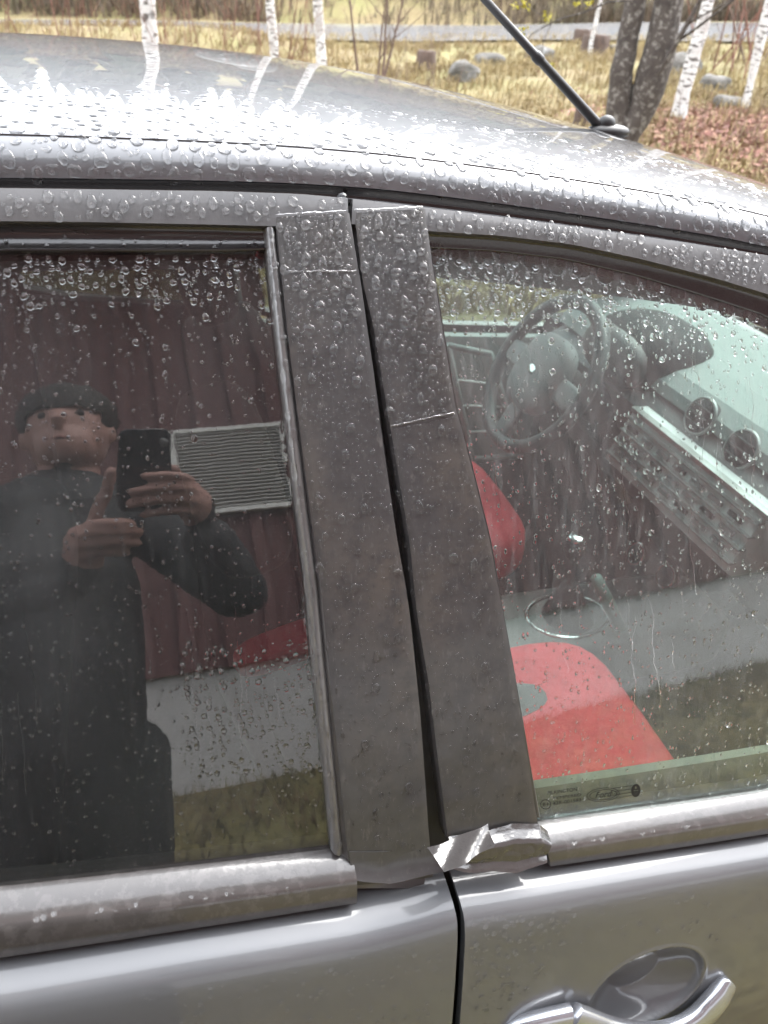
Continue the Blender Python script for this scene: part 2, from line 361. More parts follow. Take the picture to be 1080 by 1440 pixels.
def side(mirror, rd, fd, root):
    """the panels of one side; the far side is the same door seen from within"""
    kw = dict(mirror=mirror)
    xB0 = GB[4][0]
    ribbon('gutter_seal', cut(GTx, -1.1, 1.3, 120), cut(GBx, -1.1, 1.3, 120), [(0, .001), (.3, -.006), (.7, -.006), (1, -.002)], .012, 'rubber_wet', root, N=120, **kw)
    # rear door: frame, run channel, glass
    FT = cut(GBx, -.66, xB0, 60)
    FBpx = px([(0, 314), (150, 316), (300, 319), (380, 321), (488, 324)]); FB = cut(ext(FBpx, [(-.8, 1.255), (-.62, 1.31), (-.45, 1.335)]), -.66, FBpx[-1][0], 60)
    ribbon('window_frame', FT, FB, [(0, .0044), (.25, .0050), (.5, .0052), (.75, .0050), (1, .0046)], .03, 'paint_wet', rd, N=60, **kw)
    CT = px([(0, 314), (150, 316), (300, 319), (376, 321)]); CB = px([(0, 352), (150, 352), (300, 352), (376, 350)])
    ribbon('window_seal', ext(CT, [(-.6, 1.315), (-.45, 1.335)]), ext(CB, [(-.575, 1.285), (-.43, 1.315)]), [(0, -.001), (.15, -.004), (.85, -.005), (.93, -.001), (1, -.004)], .02, 'rubber_wet', rd, N=60, **kw)
    gT = ext(px([(0, 349), (150, 349), (300, 349), (376, 347)]), [(-.57, 1.29), (-.43, 1.317)])
    gB = ext(px([(0, 1262), (240, 1236), (484, 1206)]), [(-.60, .962), (-.45, .945)])
    ribbon('window_glass', gT, gB, -.007, .0035, 'glass_darkened' if mirror else 'glass_rear', rd, N=50, M=30, **kw)
    ribbon('rear_window_pillar', [(-.66, 1.31), (-.69, 1.15), (-.68, .95)], [(-.57, 1.315), (-.605, 1.15), (-.60, .95)], [(0, .0), (.2, .005), (.8, .004), (1, .0)], .03, 'paint_wet', rd, N=20, **kw)
    ribbon('pillar_trim', px([(371, 322), (388, 480), (414, 700), (429, 820), (438, 916), (466, 1198)]), px([(386, 322), (404, 480), (431, 700), (447, 820), (456, 916), (482, 1198)]),
           [(0, -.004), (.2, .0035), (.55, .005), (.85, .003), (1, -.002)], .012, 'trim_grey', rd, N=60, **kw)
    ribbon('rear_pillar_panel', px([(384, 300), (402, 480), (430, 700), (446, 820), (455, 916), (484, 1245)]), px([(487, 284), (514, 477), (543, 680), (570, 850), (586, 1000), (602, 1245)]),
           [(0, .000), (.06, .0035), (.94, .0035), (1, -.004)], .03, 'frame_paint', rd, N=50, **kw)
    ribbon('door_gap_seal', px([(478, 262), (505, 477), (532, 680), (558, 850), (575, 1000), (590, 1260)]), px([(505, 270), (530, 460), (560, 660), (590, 850), (616, 1000), (640, 1260)]), -.016, .02, 'rubber', root, N=40, M=4, **kw)
    ribbon('door_gap_seal', px([(590, 1225), (622, 1318), (632, 1440)])+[(xB0+.10, .25)], px([(650, 1225), (668, 1318), (678, 1440)])+[(xB0+.17, .25)], -.006, .02, 'rubber', root, N=40, M=4, **kw)
    ribbon('door_gap_seal', px([(580, 1130), (640, 1130), (652, 1130)]), px([(585, 1262), (640, 1262), (660, 1262)]), -.022, .02, 'rubber', root, N=10, M=10, **kw)
    # front door
    FT2 = cut(GBx, GB[4][0]+.004, 1.28, 90)
    FBpx = px([(492, 318), (600, 328), (700, 334), (800, 346), (900, 367), (1000, 393), (1080, 417)])
    FB2 = cut(ext(FBpx, None, [(.52, 1.245), (.66, 1.195), (.86, 1.09), (1.1, .945), (1.22, .86)]), FBpx[0][0], 1.22, 90)
    ribbon('window_frame', FT2, FB2, [(0, .0044), (.25, .0050), (.5, .0052), (.75, .0050), (1, .0046)], .03, 'paint_wet', fd, N=90, **kw)
    sT = px([(598, 327), (700, 333), (800, 345), (900, 366), (1000, 392), (1080, 416)]); sB = px([(600, 345), (700, 350), (800, 362), (900, 385), (1000, 415), (1080, 441)])
    ribbon('window_seal', ext(sT, None, [(.66, 1.197), (1.1, .95), (1.18, .90)]), ext(sB, None, [(.65, 1.168), (1.08, .925), (1.16, .88)]), [(0, -.001), (.2, -.004), (.9, -.005), (1, -.006)], .02, 'rubber_wet', fd, N=70, **kw)
    gT = ext(px([(598, 340), (700, 345), (800, 357), (900, 380), (1000, 410), (1080, 436)]), None, [(.65, 1.172), (1.08, .93), (1.17, .87)])
    gB = ext(px([(742, 1163), (900, 1138), (1080, 1112)]), None, [(.7, .795), (1.0, .785), (1.17, .78)])
    ribbon('window_glass', gT, gB, -.007, .0035, 'glass_far' if mirror else 'glass_front', fd, N=60, M=30, **kw)
    ribbon('front_pillar_panel', px([(492, 288), (508, 399), (523, 462), (545, 595), (573, 760), (583, 860), (600, 960), (612, 1060), (628, 1180)]), px([(600, 296), (607, 377), (622, 470), (639, 573), (659, 647), (687, 760), (703, 850), (725, 970), (743, 1080), (757, 1180)]),
           [(0, -.004), (.06, .0035), (.94, .0035), (1, -.002)], .03, 'frame_paint', fd, N=50, **kw)
    ribbon('glass_edge_strip', px([(602, 345), (622, 470), (639, 573), (659, 647), (687, 760), (703, 850), (725, 970), (743, 1080), (754, 1150)]), px([(606, 345), (627, 470), (645, 573), (665, 647), (693, 760), (708, 850), (730, 970), (749, 1080), (762, 1150)]),
           [(0, -.004), (.5, .001), (1, -.004)], .006, 'trim_grey', fd, N=50, **kw)
    # belt mouldings
    mp = [(0, -.006), (.02, -.001), (.16, .0075), (.30, .0150), (.36, .0166), (.44, .0172), (.66, .0172), (.90, .0155), (.97, .010), (1, -.004)]
    A = ext(px([(0, 1255), (240, 1228), (480, 1199), (495, 1198)]), [(-.68, .985), (-.45, .948)]); B = ext(px([(0, 1332), (240, 1296), (480, 1259), (495, 1257)]), [(-.68, .93), (-.45, .895)])
    ribbon('belt_moulding', A, B, mp, .02, 'moulding', rd, N=70, **kw)
    A = ext(px([(752, 1162), (900, 1141), (1080, 1115)]), None, [(.7, .80), (1.0, .79), (1.28, .785)]); B = ext(px([(764, 1206), (900, 1187), (1080, 1160)]), None, [(.7, .755), (1.0, .745), (1.28, .74)])
    ribbon('belt_moulding', A, B, mp, .02, 'moulding', fd, N=70, **kw)
    # lower door skins, with the shoulder ledge under the mouldings
    rA = ext(px([(0, 1334), (250, 1295), (495, 1259), (560, 1244), (624, 1226)]), [(-.70, .928), (-.45, .893)])
    gapL = px([(624, 1226), (636, 1318), (647, 1440)], .034); gapR = px([(635, 1226), (646, 1318), (657, 1440)], .034)
    xg = gapL[-1][0]-.02
    rB = [(-.70, .26), (-.3, .25), (xg, .25)]
    prof = [(0, -.006), (.004, .0), (.013, .0130), (.022, .0240), (.031, .0310), (.042, .0345), (.06, .0362)] + [(v, .0365+.003*math.sin(min(v*3, 1.6))-.02*max(0, v-.55)) for v in np.linspace(.08, 1, 14)]
    ribbon('door_panel', rA, rB, prof, .012, 'paint', rd, N=60, **kw)
    fA = ext(px([(634, 1226), (765, 1207), (900, 1187), (1080, 1161)]), None, [(.7, .756), (1.0, .746), (1.1, .743)])
    fB = [(xg+.012, .25), (.6, .25), (1.06, .25)]
    return fA, fB, prof, gapR
fA, fB, prof, gapR = side(False, rear_door, front_door, car)
# front door skin with the dished hand recess
rc = px([(905, 1392)], .037)[0]; re1 = px([(828, 1400)], .037)[0]; re2 = px([(982, 1372)], .037)[0]; rt_ = px([(905, 1347)], .037)[0]; rb_ = px([(905, 1437)], .037)[0]
rax = Vector((re2[0]-re1[0], re2[1]-re1[1])); rha = rax.length/2; rax.normalize(); rhb = (rt_[1]-rb_[1])/2*1.02
rcx, rcz = (re1[0]+re2[0])/2, (rt_[1]+rb_[1])/2
pv = np.array([p[0] for p in prof]); po = np.array([p[1] for p in prof])
def front_off(v, x, z):
    o = np.interp(v, pv, po); a = (x-rcx)*rax.x+(z-rcz)*rax.y; b = -(x-rcx)*rax.y+(z-rcz)*rax.x
    r = np.sqrt((a/rha)**2+(b/rhb)**2); return o-.026*np.where(r < 1, np.clip((1-r)/.55, 0, 1)**.55, 0) + .0012*np.exp(-((r-1.02)/.04)**2)
def dense_panel():
    vv = np.unique(np.concatenate([pv[:8], np.linspace(.08, .12, 4), np.linspace(.12, .66, 160), np.linspace(.66, 1, 10)]))
    A = resx(fA, np.unique(np.concatenate([np.linspace(fA[0][0], rcx-rha*1.3, 30), np.linspace(rcx-rha*1.3, rcx+rha*1.3, 130), np.linspace(rcx+rha*1.3, 1.08, 20)])))
    xb = np.interp(A[:, 0], [fA[0][0], fA[0][0]+.06, 1.08], [fB[0][0], fB[0][0]+.052, 1.06]); B = np.stack([xb, np.full(len(xb), .25)], 1)
    XZ = A[:, None]*(1-vv)[None, :, None]+B[:, None]*vv[None, :, None]; x, z = XZ[..., 0], XZ[..., 1]
    n = snorm(x, z); T = np.stack([x, surf(x, z), z], -1)+n*front_off(vv[None]*np.ones_like(x), x, z)[..., None]
    a = np.cross(T[1, 0]-T[0, 0], T[0, 1]-T[0, 0])
    if a @ n[0, 0] < 0: T = T[::-1]; n = n[::-1]
    grid_slab('door_panel', T, n, .01, 'paint', front_door)
dense_panel()
# far side, doors seen through the car
far_rear = empty('rear_door', parent=car); far_front = empty('front_door', parent=car)
far_rear.location = far_front.location = (0, 0, -.055)
_f = side(True, far_rear, far_front, car)
ribbon('door_panel', [(p[0], p[1]) for p in _f[0]], _f[1], prof, .012, 'paint', far_front, N=60, mirror=True)
ribbon('door_lining', cut(_f[0], _f[0][0][0], 1.05, 40)+np.array([[0, .03]]), [(_f[0][0][0], .3), (1.05, .3)], [(0, -.045), (.1, -.07), (.5, -.09), (1, -.07)], .02, 'dash_pale', far_front, N=40, mirror=True)
ribbon('door_lining', [(-.62, .96), (_f[0][0][0]-.03, .9)], [(-.5, .3), (_f[0][0][0]-.03, .3)], [(0, -.045), (.1, -.07), (.5, -.09), (1, -.07)], .02, 'dash_dark', far_rear, N=40, mirror=True)
# tape on the two door pillars of the near side
tl = [(386, 309), (404, 480), (432, 700), (449, 820), (458, 916), (487, 1200), (496, 1238)]
tr_ = [(489, 303), (503, 388), (516, 477), (534, 610), (556, 760), (572, 850), (588, 1000), (600, 1170), (606, 1226)]
def lerp_line(P, y): P = sorted(P, key=lambda p: p[1]); return (float(np.interp(y, [p[1] for p in P], [p[0] for p in P])), y)
def seg(P, y0, y1, n=24): return [lerp_line(P, y) for y in np.linspace(y0, y1, n)]
nzt = vnoise(11, 60)
tapeedge = [(0, .0022), (.02, .0034), (.5, .0036), (.98, .0034), (1, .0022)]
def tape(name, L_, R_, y0l, y1l, y0r, y1r, off, m='tape', rough=.0003, N=60, label=None, seed=11, parent=car):
    nz = vnoise(seed, 70)
    o = ribbon(name, px(seg(L_, y0l, y1l)), px(seg(R_, y0r, y1r)), lambda v, x, z: off-.0007*(np.abs(v-.5) > .47), .0006, m, parent, N=N, M=22, noise=lambda x, z: nz(x, z)*rough)
    if label: tag(o, label)
    return o
tape('pillar_tape', tl, tr_, 309, 396, 303, 392, .0056, label='short upper piece of black tape on rear door pillar')
tape('pillar_tape', tl, tr_, 388, 1238, 387, 1226, .0064, rough=.0005, seed=12, label='long black tape strip down the rear door pillar')
fl = [(496, 303), (508, 399), (523, 462), (545, 595), (573, 760), (583, 860), (600, 960), (612, 1060), (627, 1175)]
fr_ = [(595, 297), (605, 377), (620, 470), (637, 573), (657, 647), (685, 760), (701, 850), (723, 970), (741, 1080), (753, 1160)]
tape('pillar_tape', fl, fr_, 303, 612, 297, 594, .0056, seed=13, label='upper piece of black tape on front door pillar')
tape('pillar_tape', fl, fr_, 605, 1175, 586, 1158, .0064, rough=.0005, seed=14, label='lower piece of black tape on front door pillar')
# crumpled tape end wrapped over the belt line and its folded flap
nz15 = vnoise(15, 75)
nz15b, nz15c = vnoise(35, 190), vnoise(36, 330)
_cv = [(0, .0080), (.1, .0115), (.22, .0180), (.30, .0200), (.62, .0205), (.80, .0200), (.92, .0235), (1, .0250)]
o = ribbon('crumpled_tape', px([(626, 1168), (652, 1162), (680, 1159), (715, 1150), (752, 1151), (764, 1160)]), px([(633, 1228), (660, 1233), (690, 1231), (722, 1233), (752, 1224), (767, 1219)], .024),
           lambda v, x, z: np.interp(v, [c[0] for c in _cv], [c[1] for c in _cv]), .0005, 'tape_shiny', car, N=100, M=60, noise=lambda x, z: nz15(x, z)*.0012+np.abs(nz15b(x, z))*.0010+nz15c(x, z)*.0004)
tag(o, 'crumpled shiny black tape wrapped over the belt line')
nz16 = vnoise(16, 90)
o = ribbon('tape_end', px([(488, 1190), (540, 1190), (604, 1186)]), px([(496, 1240), (520, 1243), (548, 1245), (580, 1237), (628, 1226)], .012), [(0, .0070), (.3, .0075), (.6, .008), (.85, .011), (1, .014)], .0007, 'tape', car, N=36, noise=lambda x, z: nz16(x, z)*.0012)
tag(o, 'wrinkled lower end of the rear door tape')
fq = [hits([p], o_)[0] for p, o_ in (((600, 1191), .034), ((686, 1158), .024), ((695, 1189), .050), ((626, 1227), .062))]
Tq = np.zeros((16, 8, 3)); 
for a in range(16):
    for b in range(8):
        s, t = a/15, b/7; p = fq[0]*(1-s)*(1-t)+fq[1]*s*(1-t)+fq[2]*s*t+fq[3]*(1-s)*t
        Tq[a, b] = p + np.array([0, -1, .6])*.0025*math.sin(s*3.0+.3)*(1-.4*t) + np.array([0, -.002, .002])*math.sin(9*s+5*t)
nq = np.broadcast_to(np.array([0, -.75, .66]), Tq.shape)
a_ = np.cross(Tq[1, 0]-Tq[0, 0], Tq[0, 1]-Tq[0, 0])
if a_ @ nq[0, 0] < 0: Tq = Tq[::-1]
o = grid_slab('tape_flap', Tq, nq, .0006, 'tape_shiny', car); tag(o, 'loose folded flap of black tape standing off the door')
# roof
KN = [(-1.2, 1.395), (-.9, 1.412), (-.55, 1.424), (-.29, 1.430), (-.02, 1.4235), (.21, 1.405), (.38, 1.382), (.55, 1.352), (.70, 1.318), (.8, 1.29)]
_rp = smooth_line([(0, 0), (.003, .010), (.009, .0185), (.020, .0250), (.040, .0305), (.085, .0375), (.17, .0450), (.32, .0512), (.50, .0535), (.70, .0535)], 5)
_rp = _rp[_rp[:, 0] <= .6]; _rl = np.r_[0, np.cumsum(np.hypot(np.diff(_rp[:, 0]), np.diff(_rp[:, 1])*6))]; _rl /= _rl[-1]; _rz = _rp[:, 1]/_rp[-1, 1]; _ry = _rp[:, 0]/_rp[-1, 0]
def roof_pt(x, a):
    """a in [0, pi]: near gutter to far gutter; a rolled rail first, then the gently crowned panel"""
    zg = np.interp(x, [p[0] for p in GTx], [p[1] for p in GTx])+.001; wy = -surf(x, zg)
    zc = np.interp(x, [k[0] for k in KN], [k[1] for k in KN])
    sg = np.where(a <= math.pi/2, -1.0, 1.0); s_ = 1-np.abs(1-a/(math.pi/2))
    return np.stack([x*np.ones_like(a), sg*wy*(1-np.interp(s_, _rl, _ry)), zg+(zc-zg)*np.interp(s_, _rl, _rz)], -1)
KNs = smooth_line(KN, 3); KN = [tuple(p) for p in KNs]
_gs = smooth_line(GTx, 2); GTx = [tuple(p) for p in _gs]
ra = np.concatenate([np.linspace(0, .8, 50)[:-1], np.linspace(.8, math.pi-.5, 40), np.linspace(math.pi-.5, math.pi, 20)[1:]])
rx = np.linspace(-1.1, .70, 110)
Xr, Ar = np.meshgrid(rx, ra, indexing='ij')
# the header bows forward in the middle
Tr = roof_pt(Xr, Ar); 
e = 1e-4; du = roof_pt(Xr+e, Ar)-roof_pt(Xr-e, Ar); dv = roof_pt(Xr, np.clip(Ar+e, 1e-3, math.pi-1e-3))-roof_pt(Xr, np.clip(Ar-e, 1e-3-2*e, math.pi-1e-3-2*e))
Nr = np.cross(du, dv); Nr /= np.linalg.norm(Nr, axis=-1, keepdims=True)+1e-12; Nr *= np.sign(Nr[..., 2:3]+1e-9)
a_ = np.cross(Tr[50, 40]-Tr[49, 40], Tr[49, 41]-Tr[49, 40])
grid_slab('roof', Tr if a_[2] > 0 else Tr[::-1], Nr if a_[2] > 0 else Nr[::-1], .004, 'roof_paint', car)
def roof_strip(name, a0, a1, x0, x1, h, m, parent):
    X_, A_ = np.meshgrid(np.linspace(x0, x1, 90), np.linspace(a0, a1, 5), indexing='ij'); T = roof_pt(X_, A_)
    n = np.broadcast_to(np.array([0, -.35*np.sign(math.cos(a0)), .93]), T.shape); pr = np.array([0, 1, 1.2, 1, 0])*h
    T = T+n*pr[None, :, None]
    a = np.cross(T[1, 0]-T[0, 0], T[0, 1]-T[0, 0])
    if a[2] < 0: T = T[::-1]
    return grid_slab(name, T, n, .003, m, parent)
roof_strip('roof_seam', .300, .308, -1.1, .70, .0008, 'rubber_wet', car)
roof_strip('roof_seam', math.pi-.308, math.pi-.300, -1.1, .70, .0008, 'rubber_wet', car)
# headliner under the roof
Xh, Ah = np.meshgrid(np.linspace(-1.1, .66, 30), np.linspace(.12, math.pi-.12, 30), indexing='ij'); Th = roof_pt(Xh, Ah); Th[..., 2] -= .028; Th[..., 1] *= .96
grid_slab('headliner', Th, np.broadcast_to(np.array([0, 0, 1.]), Th.shape), .01, 'headliner', car)
for sy in (1, -1):     # inner cant rail trim with the curtain of the headliner
    mb = MB(); pts = [(x, sy*(surf(x, zz)*-1)-sy*.055, zz+.004) for x, zz in [(xx, float(np.interp(xx, [p[0] for p in GTx], [p[1] for p in GTx]))-.048) for xx in np.linspace(-1.0, 1.15, 26)]]
    mb.tube(pts, .024, 10); mb.build('cant_rail_trim', 'headliner', car)
# antenna
ant = empty('antenna', parent=car); ab = at(852, 186, 0.0); atop = at(679, -4, 0.02)
zr = float(roof_pt(np.array(ab[0]), np.array(math.pi/2))[2])
ab[2] = zr
mb = MB(); mb.ball((ab[0]+.004, 0, zr+.002), (.040, .018, .012)); mb.ball((ab[0]-.002, 0, zr+.012), (.016, .011, .014)); mb.build('antenna_base', 'rubber', ant)
dv_ = Vector(atop)-Vector(ab); mb = MB()
mb.tube([Vector(ab)+dv_*t for t in (.02, .1, .55, .56, .60, .61, 1.25)], [.0085, .0075, .0066, .0082, .0082, .0062, .005], 10); mb.build('antenna_mast', 'rubber', ant)
# door handle: a bowed grip over the recess with a fixed lock cap behind it
hnd = empty('handle', parent=front_door)
def hp(x, y, o): return Vector(hits([(x, y)], o)[0])
def bar(name, path, wid, thk, parent):
    P = np.array(smooth_line(path, 3)); q = np.array([hits([p[:2]], p[2])[0] for p in P]); N = len(q); n_ = snorm(q[:, 0], q[:, 2]); t = np.gradient(q, axis=0); t /= np.linalg.norm(t, axis=1, keepdims=True); b_ = np.cross(n_, t); n_ = np.cross(t, b_)
    k = np.linspace(0, 1, N); W = np.interp(k, [a for a, _ in wid], [c for _, c in wid]); D = np.interp(k, [a for a, _ in thk], [c for _, c in thk]); m_ = 20; V = []; Fc = []
    for i_ in range(N):
        for j_ in range(m_):
            a = 2*math.pi*j_/m_; V.append(q[i_]+b_[i_]*W[i_]*math.copysign(abs(math.cos(a))**.8, math.cos(a))+n_[i_]*D[i_]*math.copysign(abs(math.sin(a))**.8, math.sin(a)))
    for i_ in range(N-1):
        for j_ in range(m_): Fc.append((i_*m_+j_, i_*m_+(j_+1) % m_, (i_+1)*m_+(j_+1) % m_, (i_+1)*m_+j_))
    Fc.append(tuple(range(m_-1, -1, -1))); Fc.append(tuple(range((N-1)*m_, N*m_))); return mesh_obj(name, V, Fc, 'handle_silver', parent)
bar('lock_cap', [(706, 1450, .036), (722, 1446, .041), (755, 1440, .046), (797.5, 1432, .048)], [(0, .003), (.12, .009), (.4, .0145), (1, .0185)], [(0, .003), (.15, .008), (1, .010)], hnd)
bar('grip', [(799.5, 1432, .048), (822, 1441, .050), (850, 1453, .053), (905, 1462, .055), (950, 1452, .054), (985, 1430, .051), (1008, 1404, .048), (1026, 1377, .041)], [(0, .0185), (.3, .0195), (.75, .021), (.93, .018), (.985, .010), (1, .004)], [(0, .010), (.85, .0105), (.96, .008), (1, .003)], hnd)
mb = MB(); mb.tube([hp(1000, 1398, .030), hp(1006, 1396, .043)], [.008, .008], 12); mb.build('handle_mount', 'dash_dark', hnd); mb = MB(); mb.tube([hp(806, 1434, .030), hp(808, 1436, .044)], [.008, .008], 12); mb.build('handle_mount', 'dash_dark', hnd)
# etched marks low on the front glass
def etched(name, text, p0, p1, size_px, shear=0.0, parent=front_door):
    cu = bpy.data.curves.new(name, 'FONT'); cu.body = text; cu.size = 1; cu.shear = shear; cu.resolution_u = 3
    ob = bpy.data.objects.new(name, cu); COL.objects.link(ob); dg = bpy.context.evaluated_depsgraph_get()
    me = bpy.data.meshes.new_from_object(ob.evaluated_get(dg)); bpy.data.objects.remove(ob)
    co = np.array([v.co[:] for v in me.vertices]); w_ = co[:, 0].max()-co[:, 0].min(); co[:, 0] = (co[:, 0]-co[:, 0].min())/w_
    P = np.array([[p0[0]+(p1[0]-p0[0])*a, p0[1]+(p1[1]-p0[1])*a-b*size_px] for a, b in co[:, :2]])
    xz = np.array(px(P, -.0062)); V = np.stack([xz[:, 0], surf(xz[:, 0], xz[:, 1]), xz[:, 1]], 1)+snorm(xz[:, 0], xz[:, 1])*-.0064
    for v, c in zip(me.vertices, V): v.co = c
    me.materials.append(MATS['etch']); me.name = name; return link(bpy.data.objects.new(name, me), parent)
def etched_lines(name, polylines, wpx, parent=front_door):
    mb = MB()
    for P in polylines:
        P = np.asarray(P, float); t = np.gradient(P, axis=0); t /= np.linalg.norm(t, axis=1, keepdims=True)+1e-9; nrm = np.stack([-t[:, 1], t[:, 0]], 1)
        Q = np.concatenate([P+nrm*wpx/2, P-nrm*wpx/2]); xz = np.array(px(Q, -.0062)); V = np.stack([xz[:, 0], surf(xz[:, 0], xz[:, 1]), xz[:, 1]], 1)+snorm(xz[:, 0], xz[:, 1])*-.0064
        n = len(P); mb.add(V, [(k, k+1, n+k+1, n+k) for k in range(n-1)])
    return mb.build(name, 'etch', parent)
def ell(cx, cy, a, b, rot=0, n=40, t0=0, t1=2*math.pi):
    T = np.linspace(t0, t1, n); c, s = math.cos(rot), math.sin(rot); return [(cx+a*math.cos(t)*c-b*math.sin(t)*s, cy+a*math.cos(t)*s+b*math.sin(t)*c) for t in T]
rot = -.1
etched('etched_text', 'Ford', (838, 1121), (862, 1118), 12.5, .35)
etched('etched_text', 'PILKINGTON', (771, 1116), (812, 1110.5), 7.5)
etched('etched_text', 'TEMPERED', (778, 1123), (818, 1117.5), 5.5)
etched('etched_text', '43R-001583', (778, 1131), (818, 1125.5), 7.5)
etched('etched_text', 'E1', (764, 1132.5), (771.5, 1131.5), 6.5)
etched_lines('etched_circle', [ell(768, 1129.5, 7, 6.5)], .9)
etched_lines('etched_oval', [ell(849, 1116, 23, 9.5, rot), ell(849, 1116, 19, 7, rot)] + [[(862+k*2, 1107+k*4.6), (890, 1103+k*4.6)] for k in range(4)], .7)
etched_lines('etched_padlock', [ell(895, 1110, 5.5, 8.5, .1), ell(895, 1110, 4.3, 7.2, .1), [(891.5, 1109), (898.5, 1108)], [(891, 1112), (899, 1111.4)], [(891, 1114), (898.6, 1113.4)], [(892, 1116.2), (898, 1115.6)], ell(895, 1106, 2.4, 3, 0)], 1.8)

# ------------------------------------------------------------------ car interior
def squad(c, r, e1=.35, e2=.35, M=None, n=28, m=16):
    f = lambda a, e: math.copysign(abs(a)**e, a); V = []; Fc = []
    for i in range(m+1):
        th = -math.pi/2+math.pi*i/m
        for k in range(n):
            a = 2*math.pi*k/n; v = Vector((r[0]*f(math.cos(th), e1)*f(math.cos(a), e2), r[1]*f(math.cos(th), e1)*f(math.sin(a), e2), r[2]*f(math.sin(th), e1)))
            if M is not None: v = M @ v
            V.append(v+Vector(c))
    for i in range(m):
        for k in range(n):
            a, b = i*n+k, i*n+(k+1) % n; Fc.append((a, b, b+n, a+n))
    return V, Fc
def sq(name, c, r, m, parent, e1=.35, e2=.35, rot=(0, 0, 0), n=28, mm=16):
    M = Matrix.Rotation(math.radians(rot[2]), 3, 'Z') @ Matrix.Rotation(math.radians(rot[1]), 3, 'Y') @ Matrix.Rotation(math.radians(rot[0]), 3, 'X')
    V, Fc = squad(c, r, e1, e2, M, n, mm); return mesh_obj(name, V, Fc, m, parent)
mb = MB(); mb.box((.1, 0, .150), (2.5, 1.68, .03)); mb.build('floor_pan', 'carpet', car, False)
for s_ in (-1, 1):
    mb = MB(); mb.box((.15, s_*.795, .235), (1.9, .09, .13)); mb.build('inner_sill', 'carpet', car, False)
    mb = MB(); mb.box((-1.06, s_*.73, .55), (1.26, .06, .80)); mb.build('quarter_lining', 'dash_dark', car, False)
    mb = MB(); mb.box((1.22, s_*.74, .45), (.5, .08, .64)); mb.build('footwell_lining', 'dash_dark', car, False)
def front_seat(yc):
    s = empty('front_seat', (.25+(.035 if yc > 0 else 0), yc-(.02 if yc > 0 else 0), .17+(.03 if yc > 0 else 0)), car)
    P = lambda n, c, r, m, **k: sq(n, (c[0]-.25, c[1], c[2]-.17), r, m, s, **k)
    P('cushion', (.40, 0, .335), (.275, .235, .095), 'red_fabric', e1=.55, e2=.42, rot=(0, -4, 0))
    P('cushion_insert', (.305, .060, .372), (.235, .062, .061), 'grey_fabric', e1=.6, e2=.75, rot=(0, -4, 0))
    P('backrest', (.045, 0, .63), (.085, .235, .275), 'dark_fabric', e1=.45, e2=.5, rot=(0, -16, 0))
    P('backrest_panel', (-.005, 0, .63), (.070, .205, .262), 'dark_fabric', e1=.4, e2=.45, rot=(0, -16, 0))
    if yc < 0: P('backrest_bolster', (-.045, -.205, .905), (.060, .022, .016), 'red_fabric', e1=.6, e2=.6, rot=(0, -16, 0))
    P('headrest', (-.075, 0, 1.005), (.055, .145, .085), 'dark_fabric', e1=.6, e2=.6, rot=(0, -12, 0))
    for dy in (-.07, .07):
        mb = MB(); mb.tube([(-.055-.25, dy, .86-.17), (-.075-.25, dy, 1.0-.17)], .007, 8); mb.build('headrest_post', 'chrome', s)
    P('seat_base', (.36, 0, .225), (.22, .20, .05), 'dash_dark', e1=.3, e2=.3)
    return s
front_seat(-.39); front_seat(.38)
rb = empty('rear_bench', (-.6, 0, .17), car)
sq('cushion', (-.02, 0, .24), (.25, .62, .09), 'dark_fabric', rb, e1=.4, e2=.3)
sq('backrest', (-.27, 0, .52), (.09, .62, .31), 'dark_fabric', rb, e1=.4, e2=.3, rot=(0, -20, 0))
# dashboard: one moulded body extruded across the car
dash = empty('dashboard', (1.1, 0, .6), car)
def across(name, prof, y0, y1, m, parent, n=2, loc=(1.1, 0, .6)):
    k = len(prof); V = []; Fc = []
    for y in np.linspace(y0, y1, n):
        for x, z in prof: V.append((x-loc[0], y-loc[1], z-loc[2]))
    for a in range(n-1):
        for j in range(k): Fc.append((a*k+j, a*k+(j+1) % k, (a+1)*k+(j+1) % k, (a+1)*k+j))
    Fc.append(tuple(range(k-1, -1, -1))); Fc.append(tuple(range((n-1)*k, n*k)))
    o = mesh_obj(name, V, Fc, m, parent, False); return o
across('top_pad', [(1.36, .85), (1.26, .852), (1.10, .838), (1.02, .822), (.985, .800), (.975, .775), (1.02, .762), (1.36, .76)], -.70, .70, 'dash_pale', dash, 3)
across('fascia', [(1.30, .765), (.985, .765), (.955, .750), (.935, .735), (1.0, .52), (1.08, .40), (1.30, .40)], -.69, .69, 'dash_mid', dash, 3)
for k, (zz, xx, w_) in enumerate([(.742, .914, .006), (.722, .907, .0022), (.692, .896, .0022), (.664, .8855, .0022), (.634, .874, .0022)]):
    across('trim_strip', [(xx-.006, zz-w_), (xx-.008, zz+w_), (xx+.01, zz+w_), (xx+.012, zz-w_)], -.272 if k else -.34, .192, 'silver_trim', dash)
across('radio_panel', [(.924, .746), (.914, .738), (.868, .615), (.890, .598), (.990, .598), (.990, .746)], -.27, .19, 'radio_face', dash)
for row in range(3):
    for k in range(7):
        t = .27+row*.23; c = Vector((.914-.046*t-.002-1.1, .155-k*.062, .738-.123*t-.6)); mb = MB(); mb.box(c, (.006, .040, .010), Matrix.Rotation(math.radians(20), 3, 'Y')); mb.build('button', 'dash_grey' if (row+k) % 3 else 'dash_dark', dash, False)
across('centre_stack', [(.953, .602), (.985, .43), (1.05, .43), (1.05, .602)], -.13, .15, 'dash_mid', dash)
